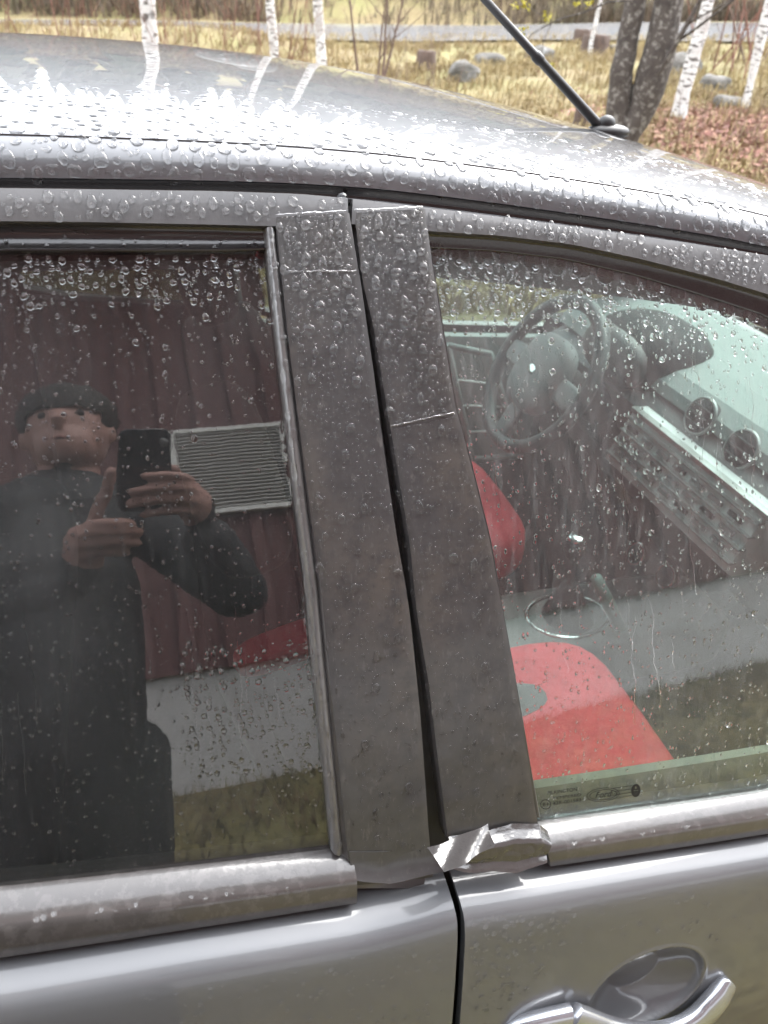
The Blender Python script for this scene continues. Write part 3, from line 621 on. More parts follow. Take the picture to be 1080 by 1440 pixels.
for (vx, vy, r) in ((985, 585, .036), (1042, 632, .036)):
    p = atx(vx, vy, .975); c = Vector(p); v = empty('air_vent', c-Vector((1.1, 0, .6)), dash)
    M = Matrix.Rotation(math.radians(-70), 4, 'Y')
    mb = MB(); mb.tube([M @ Vector((r*1.12*math.cos(a), r*1.12*math.sin(a), 0)) for a in np.linspace(0, 2*math.pi, 28)], .0042, 6, False); mb.build('ring', 'silver_trim', v)
    mb = MB(); mb.tube([M @ Vector((0, 0, -.02)), M @ Vector((0, 0, .004))], r*1.05, 24); mb.build('housing', 'dash_dark', v)
    for t in (-.5, 0, .5):
        mb = MB(); mb.box(M @ Vector((t*r, 0, .007)), (.003, r*1.6, .006), M.to_3x3()); mb.build('louvre', 'dash_mid', v, False)
for (kx, ky) in ((900, 780), (942, 812)):
    p = atx(kx, ky, .955); mb = MB(); M = Matrix.Rotation(math.radians(-70), 4, 'Y'); c = Vector(p)-Vector((1.1, 0, .6))
    mb.tube([c+M @ Vector((0, 0, -.01)), c+M @ Vector((0, 0, .018))], .024, 20); kb = mb.build('heater_knob', 'dash_dark', dash)
    mb = MB(); mb.tube([c+M @ Vector((.027*math.cos(a), .027*math.sin(a), .014)) for a in np.linspace(0, 2*math.pi, 24)], .0028, 6, False); mb.build('chrome_ring', 'chrome', kb)
hd = MB(); V, Fc = squad((1.055-1.1, .37, .80-.6), (.13, .165, .095), .8, .8); hd.add(V, Fc); hd.build('instrument_hood', 'dash_dark', dash)
V, Fc = squad((.955-1.1, .37, .805-.6), (.045, .13, .065), .8, .8); mesh_obj('instrument_dials', V, Fc, 'dash_mid', dash)
# steering wheel
sw = empty('steering_wheel', (.755, .365, .765), car); M = Matrix.Rotation(math.radians(-62), 3, 'Y'); R_ = .190
mb = MB(); mb.tube([M @ Vector((R_*math.cos(a), R_*math.sin(a), 0)) for a in np.linspace(0, 2*math.pi, 49)], .0185, 10, False); mb.build('rim', 'dash_rim', sw)
V, Fc = squad((0, 0, 0), (.100, .098, .034), .6, .75, M); mesh_obj('hub', V, Fc, 'dash_grey', sw)
for a in (90, 178, 270):
    a = math.radians(a); V, Fc = squad(M @ Vector((.125*math.cos(a), .125*math.sin(a), 0)), (.062, .030, .010), .6, .6, M @ Matrix.Rotation(a, 3, 'Z')); mesh_obj('spoke', V, Fc, 'dash_grey', sw)
V, Fc = squad(M @ Vector((0, 0, .032)), (.012, .02, .004), .9, .9, M); mesh_obj('badge', V, Fc, 'chrome', sw)
mb = MB(); mb.tube([M @ Vector((0, 0, -.02)), M @ Vector((0, 0, -.22))], .05, 16); mb.build('column', 'dash_dark', sw)
# pocket frame with slats on the far door card
pk = [Vector(at(a, b_, .655)) for a, b_ in ((630, 486), (690, 498), (729, 640), (664, 646))]
pf = empty('door_pocket', pk[3], car)
for a, b_ in ((0, 1), (1, 2), (2, 3), (3, 0)):
    mb = MB(); mb.tube([pk[a]-pk[3], pk[b_]-pk[3]], .009, 8); mb.build('pocket_rim', 'dash_pale', pf)
for t in (.28, .50, .74):
    mb = MB(); mb.tube([pk[0].lerp(pk[3], t)-pk[3], pk[1].lerp(pk[2], t)-pk[3]], .003, 6); mb.build('pocket_slat', 'radio_face', pf)
# console, gear lever, handbrake
con = empty('centre_console', (.6, 0, .17), car)
sq('tunnel', (.0, 0, .055), (.55, .115, .085), 'dash_mid', con, e1=.3, e2=.25)
gl_ = at(808, 770, 0.0); gb = Vector((.725, -.01, .305))
mb = MB(); V = [(gb.x-.6+.10*math.cos(a), gb.y+.075*math.sin(a), gb.z-.17+.004) for a in np.linspace(0, 2*math.pi, 40)]; mb.tube(V, .006, 6, False); mb.build('gaiter_ring', 'chrome', con)
mb = MB(); mb.tube([gb-Vector((.6, 0, .17)), gb+(Vector(gl_)-gb)*.5-Vector((.6, 0, .17))], [.065, .018], 16); mb.build('gear_gaiter', 'dash_dark', con)
gear = MB(); gear.tube([gb-Vector((.6, 0, .17)), Vector(gl_)-Vector((.6, 0, .17))], .009, 10); gear.build('gear_lever', 'dash_dark', con)
sq('gear_knob', Vector(gl_)-Vector((.6, 0, .17)), (.024, .024, .030), 'dash_dark', con, .8, .9)
sq('gear_knob_cap', Vector(gl_)-Vector((.6, 0, .146)), (.019, .019, .009), 'chrome', con, .8, .9)
hb0, hb1 = Vector(at(872, 884, -.075)), Vector(at(838, 812, -.045)); hb0.z = max(hb0.z, .27)
mb = MB(); mb.tube([hb0-Vector((.6, 0, .17)), hb0.lerp(hb1, .5)-Vector((.6, 0, .17)), hb1-Vector((.6, 0, .17))], [.014, .016, .013], 12); mb.build('handbrake', 'teal_plastic', con)
# inner door tops, just inside the near glass
ribbon('door_lining', px([(735, 1102), (900, 1078), (1080, 1050)], -.03)+[(.8, .80), (1.1, .79)], [(.16, .3), (.6, .3), (.9, .3), (1.05, .3)], [(0, -.03), (.05, -.033), (.12, -.05), (.5, -.075), (1, -.06)], .012, 'inner_trim', front_door, N=40)
ribbon('door_lining', [(-.6, .96), (-.35, .925)]+px([(0, 1225), (240, 1200), (484, 1172)], -.03), [(-.5, .3), (-.25, .3), (.0, .3), (.0, .3)], [(0, -.03), (.05, -.033), (.12, -.05), (.5, -.075), (1, -.06)], .012, 'dash_dark', rear_door, N=40)
for sy, hi in ((-1, .8), (1, .8)):   # inner centre pillars
    mb = MB(); mb.tube([(-.02, sy*.56, 1.31), (.03, sy*.68, 1.0), (.06, sy*.73, .75), (.07, sy*.74, .3)], [(.05, .03)]*4, 10); mb.build('centre_pillar_trim', 'headliner', car)
# windscreen, screen pillars, rear screen
def loft(name, A, B, thick, m, parent, N=20, M=14, bow=0.0, bdir=(1, 0, .4)):
    A, B = resample(A, N), resample(B, N); v = np.linspace(0, 1, M); T = A[:, None]*(1-v)[None, :, None]+B[:, None]*v[None, :, None]
    s = np.sin(np.linspace(0, math.pi, N))[:, None]*np.ones(M)[None]; T = T+np.array(bdir)*bow*s[..., None]
    n = np.cross(np.gradient(T, axis=0), np.gradient(T, axis=1)); n /= np.linalg.norm(n, axis=-1, keepdims=True)+1e-9
    return grid_slab(name, T, n, thick, m, parent)
loft('windscreen', [(.69, -.56, 1.265), (.70, 0, 1.313), (.69, .56, 1.265)], [(1.34, -.70, .865), (1.36, 0, .865), (1.34, .70, .865)], .005, 'glass_far', car, bow=.0)
for s_ in (-1, 1):
    mb = MB(); mb.tube([(.60, s_*.60, 1.262), (.86, s_*.645, 1.135), (1.1, s_*.69, 1.0), (1.36, s_*.735, .855)], [(.035, .022)]*4, 12); mb.build('screen_pillar', 'paint_wet', car)
loft('rear_screen', [(-1.1, -.56, 1.335), (-1.11, 0, 1.395), (-1.1, .56, 1.335)], [(-1.60, -.71, .965), (-1.66, 0, .975), (-1.60, .71, .965)], .005, 'glass_darkened', car, bow=-.05)
# outer body fore and aft of the doors
def body_side(sy):
    k = dict(mirror=sy > 0)
    th = np.linspace(math.pi, 0, 22)
    fb = [(1.09, .26)]+[(1.47+.345*math.cos(t), .30+.345*math.sin(t)) for t in th]+[(1.95, .30)]
    fa = [(1.10, .742), (1.3, .765), (1.45, .76), (1.7, .72), (1.95, .66)]
    ribbon('front_wing', fa, fb, [(0, .0), (.1, .016), (.3, .024), (.8, .026), (1, .03)], .012, 'paint', car, N=60, **k)
    rb_ = [(-1.85, .32)]+[(-1.13+.345*math.cos(t), .30+.345*math.sin(t)) for t in th]+[(-.72, .26)]
    ra_ = [(-1.85, .93), (-1.4, .95), (-1.0, .955), (-.72, .935)]
    ribbon('rear_quarter', ra_, rb_, [(0, .0), (.1, .016), (.3, .024), (.8, .026), (1, .03)], .012, 'paint', car, N=60, **k)
    ribbon('rear_pillar', [(-1.12, 1.30), (-.9, 1.33), (-.67, 1.335)], [(-1.62, .95), (-1.1, .955), (-.69, .94)], [(0, .0), (.5, .004), (1, .0)], .02, 'paint_wet', car, N=30, M=10, **k)
    ribbon('sill', [(-.75, .245), (1.08, .245)], [(-.75, .16), (1.08, .16)], [(0, .012), (.5, .014), (1, -.02)], .03, 'paint', car, N=20, **k)
    for wx in (1.47, -1.13):
        wyc = float(surf(np.array(wx), np.array(.35)))*(1 if sy < 0 else -1)+(.10 if sy < 0 else -.10)
        wl = empty('wheel', (wx, wyc, .30), car); mb = MB()
        prof_ = [(-.09, .20), (-.095, .27), (-.075, .297), (.075, .297), (.095, .27), (.09, .20)]
        V = []; n = 40
        for a in np.linspace(0, 2*math.pi, n, endpoint=False):
            for o_, r_ in prof_: V.append((r_*math.cos(a), o_, r_*math.sin(a)))
        kk = len(prof_); Fc = [(i*kk+j, i*kk+(j+1) % kk, ((i+1) % n)*kk+(j+1) % kk, ((i+1) % n)*kk+j) for i in range(n) for j in range(kk)]
        mesh_obj('tyre', V, Fc, 'rubber', wl)
        mb = MB(); mb.tube([(0, sy*.03, 0), (0, sy*.06, 0)], .19, 28)
        for a in range(5):
            t = a*2*math.pi/5; mb.box((.11*math.cos(t), sy*.07, .11*math.sin(t)), (.19, .03, .045), Matrix.Rotation(-t, 3, 'Y'))
        mb.build('rim', 'silver_trim', wl, False)
        mb = MB(); mb.tube([(wx, wyc+sy*.02-sy*.16, .33), (wx, wyc+sy*.06, .33)], .36, 24); mb.build('wheel_arch_liner', 'rubber', car) if False else None
body_side(-1); body_side(1)
loft('bonnet', [(1.36, -.74, .80), (1.40, -.4, .862), (1.41, 0, .872), (1.40, .4, .862), (1.36, .74, .80)], [(1.95, -.66, .665), (2.05, -.4, .72), (2.08, 0, .725), (2.05, .4, .72), (1.95, .66, .665)], .01, 'paint', car, N=30)
loft('front_bumper', [(1.95, -.78, .66), (2.06, -.42, .715), (2.09, 0, .72), (2.06, .42, .715), (1.95, .78, .66)], [(1.90, -.78, .22), (2.02, -.42, .20), (2.05, 0, .20), (2.02, .42, .20), (1.90, .78, .22)], .02, 'paint', car, N=30, bow=.04)
loft('tailgate', [(-1.60, -.715, .962), (-1.66, 0, .970), (-1.60, .715, .962)], [(-1.83, -.755, .5), (-1.90, 0, .5), (-1.83, .755, .5)], .02, 'paint', car, N=24, bow=-.03)
loft('rear_bumper', [(-1.80, -.80, .56), (-1.93, 0, .55), (-1.80, .80, .56)], [(-1.78, -.80, .22), (-1.90, 0, .2), (-1.78, .80, .22)], .02, 'paint', car, N=24, bow=-.04)

# ------------------------------------------------------------------ the red house behind the photographer (seen in the windows)
mat('red_board', (.135, .058, .056), .8, var=[(3, (.105, .047, .046), .4, .7, (1, 1, .15)), (18, (.16, .078, .074), .55, .75, (1, 1, .12))], bump=(40, .4, .003, (1, 1, .08)), island=.0)
mat('concrete', (.52, .505, .50), .85, var=(2.5, (.42, .405, .40), .4, .7), bump=(35, .5, .004))
mat('white_paint', (.72, .71, .68), .5, var=(5, (.6, .58, .54), .5, .75))
mat('vent_mesh', (.09, .088, .083), .6)
mat('vent_slat', (.34, .33, .31), .5)
mat('roof_tile', (.06, .055, .055), .7, bump=(10, .5, .02))
house = empty('house', (0, -3.0, .35)); tag(house, 'red timber house on a grey concrete foundation, mirrored in the car windows', 'house')
HX0, HX1, HF, HT = -7.5, 10.5, 1.07, 4.62
mb = MB(); mb.box(((HX0+HX1)/2, -4.1, (HF+.0)/2-.35), (HX1-HX0-.06, 8, HF), None)
fo = mesh_obj('foundation', [(v[0], v[1]+0-(-3.0)-.035 if False else v[1]-(-.06), v[2]) for v in [(a[0], a[1], a[2]) for a in mb.V]], mb.F, 'concrete', house, False)
fo.location = (0, 0.0, 0)
me = fo.data
for v in me.vertices: v.co.y = -.04 if v.co.y > -4.1 else -8.0
for v in me.vertices: v.co.z = -.55 if v.co.z < 0.2 else HF-.35
mb = MB(); mb.box(((HX0+HX1)/2, -4.06, (HF+HT)/2-.35), (HX1-HX0, 7.9, HT-HF)); core = mb.build('wall_core', 'red_board', house, False)
for v in core.data.vertices: v.co.y = -.035 if v.co.y > -4 else -8.0
bmw = MB(); bmw.box((0, 0, 0), (.152, .022, HT-HF+.03)); bo = bmw.build('siding_board', 'red_board', house, False); bmesh_board = bo.data
bt = MB(); bt.box((0, 0, 0), (.052, .022, HT-HF+.03)); 
x = HX0+.08; first = True; batten_mesh = None
while x < HX1:
    if first: o = bo; first = False
    else: o = link(bpy.data.objects.new('siding_board', bmesh_board), house)
    o.location = (x, -.024, (HF+HT)/2-.35-.015)
    if batten_mesh is None: o2 = bt.build('cover_batten', 'red_board', house, False); batten_mesh = o2.data
    else: o2 = link(bpy.data.objects.new('cover_batten', batten_mesh), house)
    o2.location = (x+.08, -.001, (HF+HT)/2-.35-.013); x += .16
mb = MB(); 
rv = [(HX0-.4, .45, HT-.35-.12), (HX1+.4, .45, HT-.35-.12), (HX1+.4, -4, HT-.35+1.7), (HX0-.4, -4, HT-.35+1.7), (HX1+.4, -8.6, HT-.35-.12), (HX0-.4, -8.6, HT-.35-.12)]
rv2 = [(a, b, c-.14) for a, b, c in rv]
mesh_obj('roof', rv+rv2, [(0, 1, 2, 3), (3, 2, 4, 5), (6, 9, 8, 7), (9, 11, 10, 8), (0, 6, 7, 1), (5, 4, 10, 11), (0, 3, 9, 6), (3, 5, 11, 9), (1, 7, 8, 2), (2, 8, 10, 4)], 'roof_tile', house, False)
mb = MB(); mb.box(((HX0+HX1)/2, .45+.012, HT-.35-.21), (HX1-HX0+.8, .022, .2)); mb.build('fascia_board', 'white_paint', house, False)
vent = empty('vent_grille', (.135, .012, 2.20-.35), house)
gw, gh = .54, .56
mb = MB(); mb.box((0, .004, 0), (gw-.04, .01, gh-.04)); mb.build('backing', 'vent_mesh', vent, False)
for (c, d) in (((0, .018, gh/2-.013), (gw, .03, .026)), ((0, .018, -gh/2+.013), (gw, .03, .026)), ((-gw/2+.013, .018, 0), (.026, .03, gh-.052)), ((gw/2-.036, .018, 0), (.072, .03, gh-.052))):
    mb = MB(); mb.box(c, d); mb.build('frame', 'white_paint', vent, False)
sm = None
for k in range(22):
    z = -gh/2+.038+k*(gh-.076)/21
    if sm is None:
        mb = MB(); mb.box((0, 0, 0), (gw-.1, .016, .011), Matrix.Rotation(math.radians(25), 3, 'X')); o = mb.build('slat', 'vent_slat', vent, False); sm = o.data
    else: o = link(bpy.data.objects.new('slat', sm), vent)
    o.location = (-.023, .018, z)

# ------------------------------------------------------------------ the photographer
def K(r, u, f): return Vector(C)+Vector(RT)*r+Vector(UP)*u+Vector(FW)*f
mat('skin', (.46, .25, .205), .55, bump=(250, .3, .0006))
mat('jacket', (.016, .017, .018), .75, bump=(40, .8, .006), var=(8, (.026, .027, .029), .4, .7))
mat('trousers', (.022, .024, .028), .85, bump=(60, .5, .003))
mat('hair', (.035, .026, .020), .7, bump=(150, .8, .004, (1, 1, .4)))
mat('lip', (.30, .10, .08), .5)
mat('phone_black', (.012, .012, .014), .12, 0, .5)
person = empty('person', (-.38, -1.52, 0)); person.location.z = float(ground_h(-.38, -1.52))
tag(person, 'person in a dark jacket holding a phone in both hands, mirrored in rear window', 'person')
pl = person.location.copy()
b = MB()
def cap(P, R, n=12):
    b.tube(P, R, n); b.ball(P[0], R[0] if not hasattr(R[0], '__len__') else R[0][0], 10, 7); b.ball(P[-1], R[-1] if not hasattr(R[-1], '__len__') else R[-1][0], 10, 7)
gz = pl.z
hc = Vector((-.325, -1.49, 1.675))
b.ball(hc, (.077, .096, .112), 20, 14); b.ball(hc+Vector((.0, .055, -.055)), (.055, .045, .058), 16, 10)       # skull and jaw
b.tube([hc+Vector((.0, .085, .02)), hc+Vector((.0, .108, -.018)), hc+Vector((0, .098, -.030))], [.010, .014, .010], 8)   # nose
for s_ in (-1, 1): b.ball(hc+Vector((s_*.078, .0, -.005)), (.012, .020, .030), 8, 6)
cap([hc+Vector((-.005, -.03, -.08)), Vector((-.34, -1.53, 1.47))], [.055, .062])
cap([Vector((-.35, -1.53, 1.44)), Vector((-.36, -1.53, 1.30)), Vector((-.37, -1.52, 1.12)), Vector((-.38, -1.52, .95)), Vector((-.38, -1.52, .86)), Vector((-.385, -1.52, .70)), Vector((-.39, -1.52, .46))], [(.15, .10), (.225, .14), (.235, .15), (.225, .15), (.20, .15), (.185, .145), (.17, .14)], 18)
shR, shL = Vector((-.18, -1.52, 1.40)), Vector((-.54, -1.52, 1.41))
elR, wrR = Vector((-.055, -1.44, 1.21)), K(.065, -.165, -.015)
elL, wrL = Vector((-.56, -1.38, 1.14)), K(-.125, -.265, .0)
cap([shR, elR], [.068, .056]); cap([elR, wrR+(elR-wrR)*.25], [.056, .046])
cap([shL, elL], [.068, .056]); cap([elL, wrL+(elL-wrL)*.2], [.056, .046])
cap([elR.lerp(wrR, .7), wrR], [.030, .027]); cap([elL.lerp(wrL, .75), wrL], [.030, .027])
for s_ in (-1, 1):
    hx = -.38+s_*.09; cap([Vector((hx, -1.52, .88)), Vector((hx+s_*.01, -1.50, .48)), Vector((hx+s_*.015, -1.53, .10+gz))], [.098, .066, .048])
    cap([Vector((hx+s_*.015, -1.55, .045+gz)), Vector((hx+s_*.02, -1.40, .035+gz))], [.045, .038])
def finger(pts, r):
    P = smooth_line([tuple(K(*p)) for p in pts], 1); cap([Vector(p) for p in P], list(np.linspace(r*1.12, r*.92, len(P))), 9)
# right hand: palm at the right edge of the phone, fingers across its back
cap([K(.062, -.150, -.012), K(.042, -.105, -.012)], [.030, .027]); cap([K(.058, -.135, -.014), K(.046, -.120, -.012)], [.034, .032])
finger([(.045, -.090, -.005), (.036, -.070, .020), (.000, -.060, .026), (-.035, -.062, .022)], .0092)
finger([(.048, -.108, -.005), (.044, -.093, .022), (.004, -.083, .029), (-.052, -.090, .024)], .0098)
finger([(.050, -.126, -.005), (.046, -.116, .022), (.004, -.106, .029), (-.056, -.114, .024)], .0095)
finger([(.050, -.146, -.006), (.044, -.140, .018), (.004, -.132, .025), (-.034, -.136, .020)], .0085)
finger([(.050, -.125, -.020), (.040, -.085, -.030), (.022, -.055, -.028)], .0105)
# left hand underneath, thumb up the left edge
cap([K(-.118, -.245, -.002), K(-.112, -.185, -.004)], [.030, .033])
finger([(-.112, -.158, .004), (-.118, -.148, .030), (-.085, -.140, .042), (-.055, -.148, .036)], .0095)
finger([(-.118, -.174, .004), (-.128, -.164, .032), (-.090, -.157, .044), (-.045, -.166, .036)], .0100)
finger([(-.120, -.192, .004), (-.130, -.184, .032), (-.092, -.177, .044), (-.048, -.187, .036)], .0098)
finger([(-.118, -.210, .002), (-.126, -.205, .028), (-.094, -.200, .038), (-.060, -.208, .030)], .0085)
finger([(-.105, -.185, .000), (-.098, -.130, .004), (-.084, -.085, .010), (-.080, -.052, .012)], .0110)
raw = mesh_obj('raw', b.V, b.F, 'skin'); md = raw.modifiers.new('r', 'REMESH'); md.mode = 'VOXEL'; md.voxel_size = .0052; md.use_smooth_shade = True
ms = raw.modifiers.new('s', 'SMOOTH'); ms.factor = .5; ms.iterations = 3
dg = bpy.context.evaluated_depsgraph_get(); body = bpy.data.meshes.new_from_object(raw.evaluated_get(dg)); bpy.data.objects.remove(raw)
body.name = 'body'; body.materials.clear()
for m in ('skin', 'jacket', 'trousers'): body.materials.append(MATS[m])
co = np.zeros(len(body.vertices)*3); body.vertices.foreach_get('co', co); co = co.reshape(-1, 3)
pc = np.zeros(len(body.polygons)*3); body.polygons.foreach_get('center', pc); pc = pc.reshape(-1, 3)
mi = np.ones(len(pc), np.int32); mi[pc[:, 2] < .42] = 2
neck = Vector((-.34, -1.53, 1.49))
mi[(pc[:, 2] > 1.52) & (np.linalg.norm(pc[:, :2]-np.array([-.33, -1.5]), axis=1) < .14)] = 0
kr = np.stack([(pc-C) @ RT, (pc-C) @ UP, (pc-C) @ FW], 1)
mi[(pc[:, 2] < 1.565) & (mi == 0)] = 1
hR, hL = np.array(K(.004, -.108, .004)), np.array(K(-.095, -.165, .014))
mi[(np.linalg.norm(pc-hR, axis=1) < .078) | (np.linalg.norm(pc-hL, axis=1) < .072) | (np.linalg.norm(pc-np.array(K(-.084, -.075, .01)), axis=1) < .034)] = 0
body.polygons.foreach_set('material_index', mi)
co -= np.array(pl); body.vertices.foreach_set('co', co.ravel()); body.update()
link(bpy.data.objects.new('body', body), person)
hb_ = MB(); V, Fc = squad(Vector((hc.x, hc.y-.012, hc.z+.045)), (.094, .112, .094), 1, 1); 
V = [v+Vector((random.uniform(-.004, .004), random.uniform(-.004, .004), random.uniform(-.004, .006))) for v in V]
keep = [f for f in Fc if not (sum(V[i].y for i in f)/4 > hc.y+.05 and sum(V[i].z for i in f)/4 < hc.z+.030) and sum(V[i].z for i in f)/4 > hc.z-.04]
mesh_obj('hair', [v-pl for v in V], keep, 'hair', person)
for s_ in (-1, 1):
    mb = MB(); mb.ball(hc+Vector((s_*.031, .083, .010))-pl, .0095, 10, 8); mb.build('eye', 'hair', person)
for s_ in (-1, 1):
    mb = MB(); mb.tube([hc+Vector((s_*.012, .094, .029))-pl, hc+Vector((s_*.031, .091, .035))-pl, hc+Vector((s_*.050, .076, .030))-pl], [.0035, .005, .003], 6); mb.build('eyebrow', 'hair', person)
mb = MB(); mb.tube([hc+Vector((-.022, .090, -.062))-pl, hc+Vector((0, .099, -.060))-pl, hc+Vector((.022, .090, -.062))-pl], [.003, .0055, .003], 8); mb.build('lips', 'lip', person)
ph = empty('mobile_phone', K(-.026, -.055, -.009)); tag(ph, 'dark mobile phone held up in two hands, mirrored in the rear window', 'phone')
PM = Matrix((tuple(RT), tuple(UP), tuple(FW))).transposed()
V, Fc = squad((0, 0, 0), (.040, .081, .0045), .25, .25, PM); mesh_obj('phone_body', V, Fc, 'phone_black', ph)
mb = MB(); lp = PM @ Vector((.026, .055, .0035)); mb.tube([lp, lp+PM @ Vector((0, 0, .002))], .009, 18); mb.build('lens_ring', 'dash_mid', ph)

# ------------------------------------------------------------------ background: trees, stones, grass
mat('birch_bark', (.62, .60, .57), .8, var=[(9, (.10, .085, .075), .52, .58, (1, 1, 3.0)), (2.5, (.42, .38, .35), .5, .7)], bump=(20, .5, .01))
mat('grey_bark', (.080, .064, .054), .9, var=[(26, (.23, .21, .185), .53, .60), (8, (.045, .034, .028), .5, .68)], bump=(38, .9, .014, (1, 1, .45)))
mat('twig', (.16, .10, .075), .9, var=(3, (.10, .065, .05), .4, .7))
mat('red_twig', (.20, .085, .055), .9, var=(2, (.14, .065, .045), .4, .7))
mat('bud', (.62, .55, .05), .7)
mat('straw', (.31, .235, .105), .9, var=[(.7, (.17, .11, .05), .45, .68), (4, (.34, .265, .13), .48, .66)], island=.25)
mat('leaf_litter', (.30, .15, .12), .9, var=(3, (.36, .22, .14), .4, .65), island=.35)
mat('stone', (.14, .13, .115), .85, var=[(6, (.075, .068, .055), .42, .60), (2.2, (.30, .295, .28), .56, .66)], bump=(14, .9, .03))
mat('stump_wood', (.115, .075, .055), .9, var=(8, (.07, .05, .04), .4, .7), bump=(20, .9, .02))
mat('scrub', (.125, .085, .058), .95, var=[(.5, (.095, .085, .05), .4, .65), (1.7, (.16, .115, .085), .5, .7)], island=.4)
def limb(mb, p, d, L_, r, depth, seed, ns=5, wob=.12, kids=(5, 3), up=.15):
    rr = random.Random(seed); pts = [Vector(p)]; d = Vector(d).normalized(); n = 7 if depth > 1 else 5
    for k in range(n):
        d = (d+Vector((rr.uniform(-wob, wob), rr.uniform(-wob, wob), rr.uniform(-wob, wob)+up*.25))).normalized(); pts.append(pts[-1]+d*(L_/n))
    mb.tube(pts, [r*(1-.8*k/n) for k in range(n+1)], ns, False)
    if depth > 0:
        for k in range(kids[0] if depth > 1 else kids[1]):
            t = rr.uniform(.25, 1); i_ = min(int(t*n), n-1); b_ = pts[i_].lerp(pts[i_+1], t*n-i_)
            a = rr.uniform(0, 6.28); dd = (d*.55+Vector((math.cos(a), math.sin(a), rr.uniform(.0, .5)))*.8).normalized()
            limb(mb, b_, dd, L_*rr.uniform(.35, .6), r*.42*(1-.5*t), depth-1, rr.random(), 3 if depth < 2 else 4, wob*1.3, kids, up)
def tree(name, label, trunks, dist, height, m, group=None, branches=18, br_len=2.2, cat='tree', seed=1, low=.3, twigm='twig', wob=.02):
    """trunks: [[(px, py, width_px) from the lowest seen point upward, two points or more]]"""
    p0 = at_far(trunks[0][0][0], trunks[0][0][1], dist); gz_ = float(ground_h(p0[0], p0[1])); root = empty(name, (p0[0], p0[1], gz_)); o0 = root.location.copy()
    tag(root, label, cat, group); cr = MB(); rr = random.Random(seed)
    for ti, T in enumerate(trunks):
        P = [Vector(at_far(a, b_, dist)) for a, b_, c in T]; R = [c/2*dist/F*1.02 for a, b_, c in T]
        d = (P[0]-P[min(2, len(P)-1)]); 
        if P[0].z > gz_+.05:
            foot = P[0]+d*((P[0].z-gz_+.25)/max(.05, -d.z)) if d.z < -.05 else P[0]-Vector((0, 0, P[0].z-gz_+.25)); foot = P[0].lerp(foot, 1)
            foot = Vector((P[0].x+(foot.x-P[0].x)*.35, P[0].y+(foot.y-P[0].y)*.35, gz_-.2)); mid = P[0].lerp(foot, .55); mid.x += (P[0].x-foot.x)*.2
            P = [foot, mid]+P; R = [R[0]*1.45, R[0]*1.1]+R
        d = (P[-1]-P[-3] if len(P) > 2 else P[-1]-P[0]).normalized(); d = (d+Vector((0, 0, 1.2))).normalized(); q = P[-1]; n = 9; L_ = max(1, height-(q.z-gz_))
        r1 = R[-1]
        for k in range(1, n+1):
            q = q+(d+Vector((rr.uniform(-wob, wob), rr.uniform(-wob, wob), 0))*4).normalized()*(L_/n); P.append(q.copy()); R.append(max(.008, r1*(1-k/n*.93)))
        mb = MB(); Ps = smooth_line([tuple(p) for p in P], 1); rs = np.interp(np.linspace(0, 1, len(Ps)), np.linspace(0, 1, len(R)), R)
        Ps = [Vector(p)+Vector((rr.uniform(-1, 1), rr.uniform(-1, 1), 0))*rs[i_]*.10-o0 for i_, p in enumerate(Ps)]
        mb.tube(Ps, [r_*(1+rr.uniform(-.06, .06)) for r_ in rs], 12); mb.build('trunk', m, root)
        for k in range(branches):
            t = rr.uniform(low, .98); i_ = int(t*(len(Ps)-1)); b_ = Ps[i_]; a = rr.uniform(0, 6.28)
            limb(cr, b_, (math.cos(a), math.sin(a), rr.uniform(.2, .9)), br_len*(1.15-t)*rr.uniform(.7, 1.2), max(.006, rs[i_]*.32), 2, rr.random(), 5)
    if cr.V: cr.build('crown', twigm, root)
    return root
tree('birch_tree', 'white birch trunk with dark scars, leftmost and thickest of the birches', [[(214, 80, 19), (211, 45, 18), (206, 0, 16.5)]], 10, 9, 'birch_bark', 'birches beyond the car', 16, 2.0, seed=2, low=.45)
tree('birch_tree', 'slim white birch, middle one of three beyond the roof', [[(387, 95, 11), (384, 50, 10.5), (379, 0, 10)]], 14, 10, 'birch_bark', 'birches beyond the car', 16, 2.0, seed=3, low=.4)
tree('birch_tree', 'white birch beside the bare shrub, right one of three beyond the roof', [[(453, 105, 13), (450, 50, 12), (446, 0, 11)]], 13, 10, 'birch_bark', 'birches beyond the car', 16, 2.0, seed=4, low=.4)
tree('birch_tree', 'thin white birch standing by the stump next to the road', [[(833, 53, 5), (839, 26, 4.5), (846, -5, 4)]], 24, 8, 'birch_bark', 'birches beyond the car', 8, 1.6, seed=5, low=.5)
tree('birch_tree', 'leaning white birch behind the forked grey tree', [[(973, 85, 15), (985, 45, 14), (998, -5, 12)]], 13, 9, 'birch_bark', 'birches beyond the car', 14, 2.0, seed=6, low=.4)
tree('birch_tree', 'white birch with a dark foot at the photo\'s right edge', [[(1058, 108, 8), (1063, 80, 11), (1082, 5, 11)]], 15, 9, 'birch_bark', 'birches beyond the car', 14, 2.0, seed=7, low=.4)
twin = tree('forked_tree', 'grey lichen-flecked tree forked into two trunks just beyond the antenna', [[(868, 195, 28), (871, 130, 28), (875, 90, 27), (889, 33, 24), (893, -5, 23)], [(880, 195, 26), (900, 160, 33), (913, 117, 37), (928, 67, 35), (943, -5, 31)]], 7.5, 8, 'grey_bark', None, 12, 2.4, seed=8, low=.5)
tl0 = twin.location.copy()
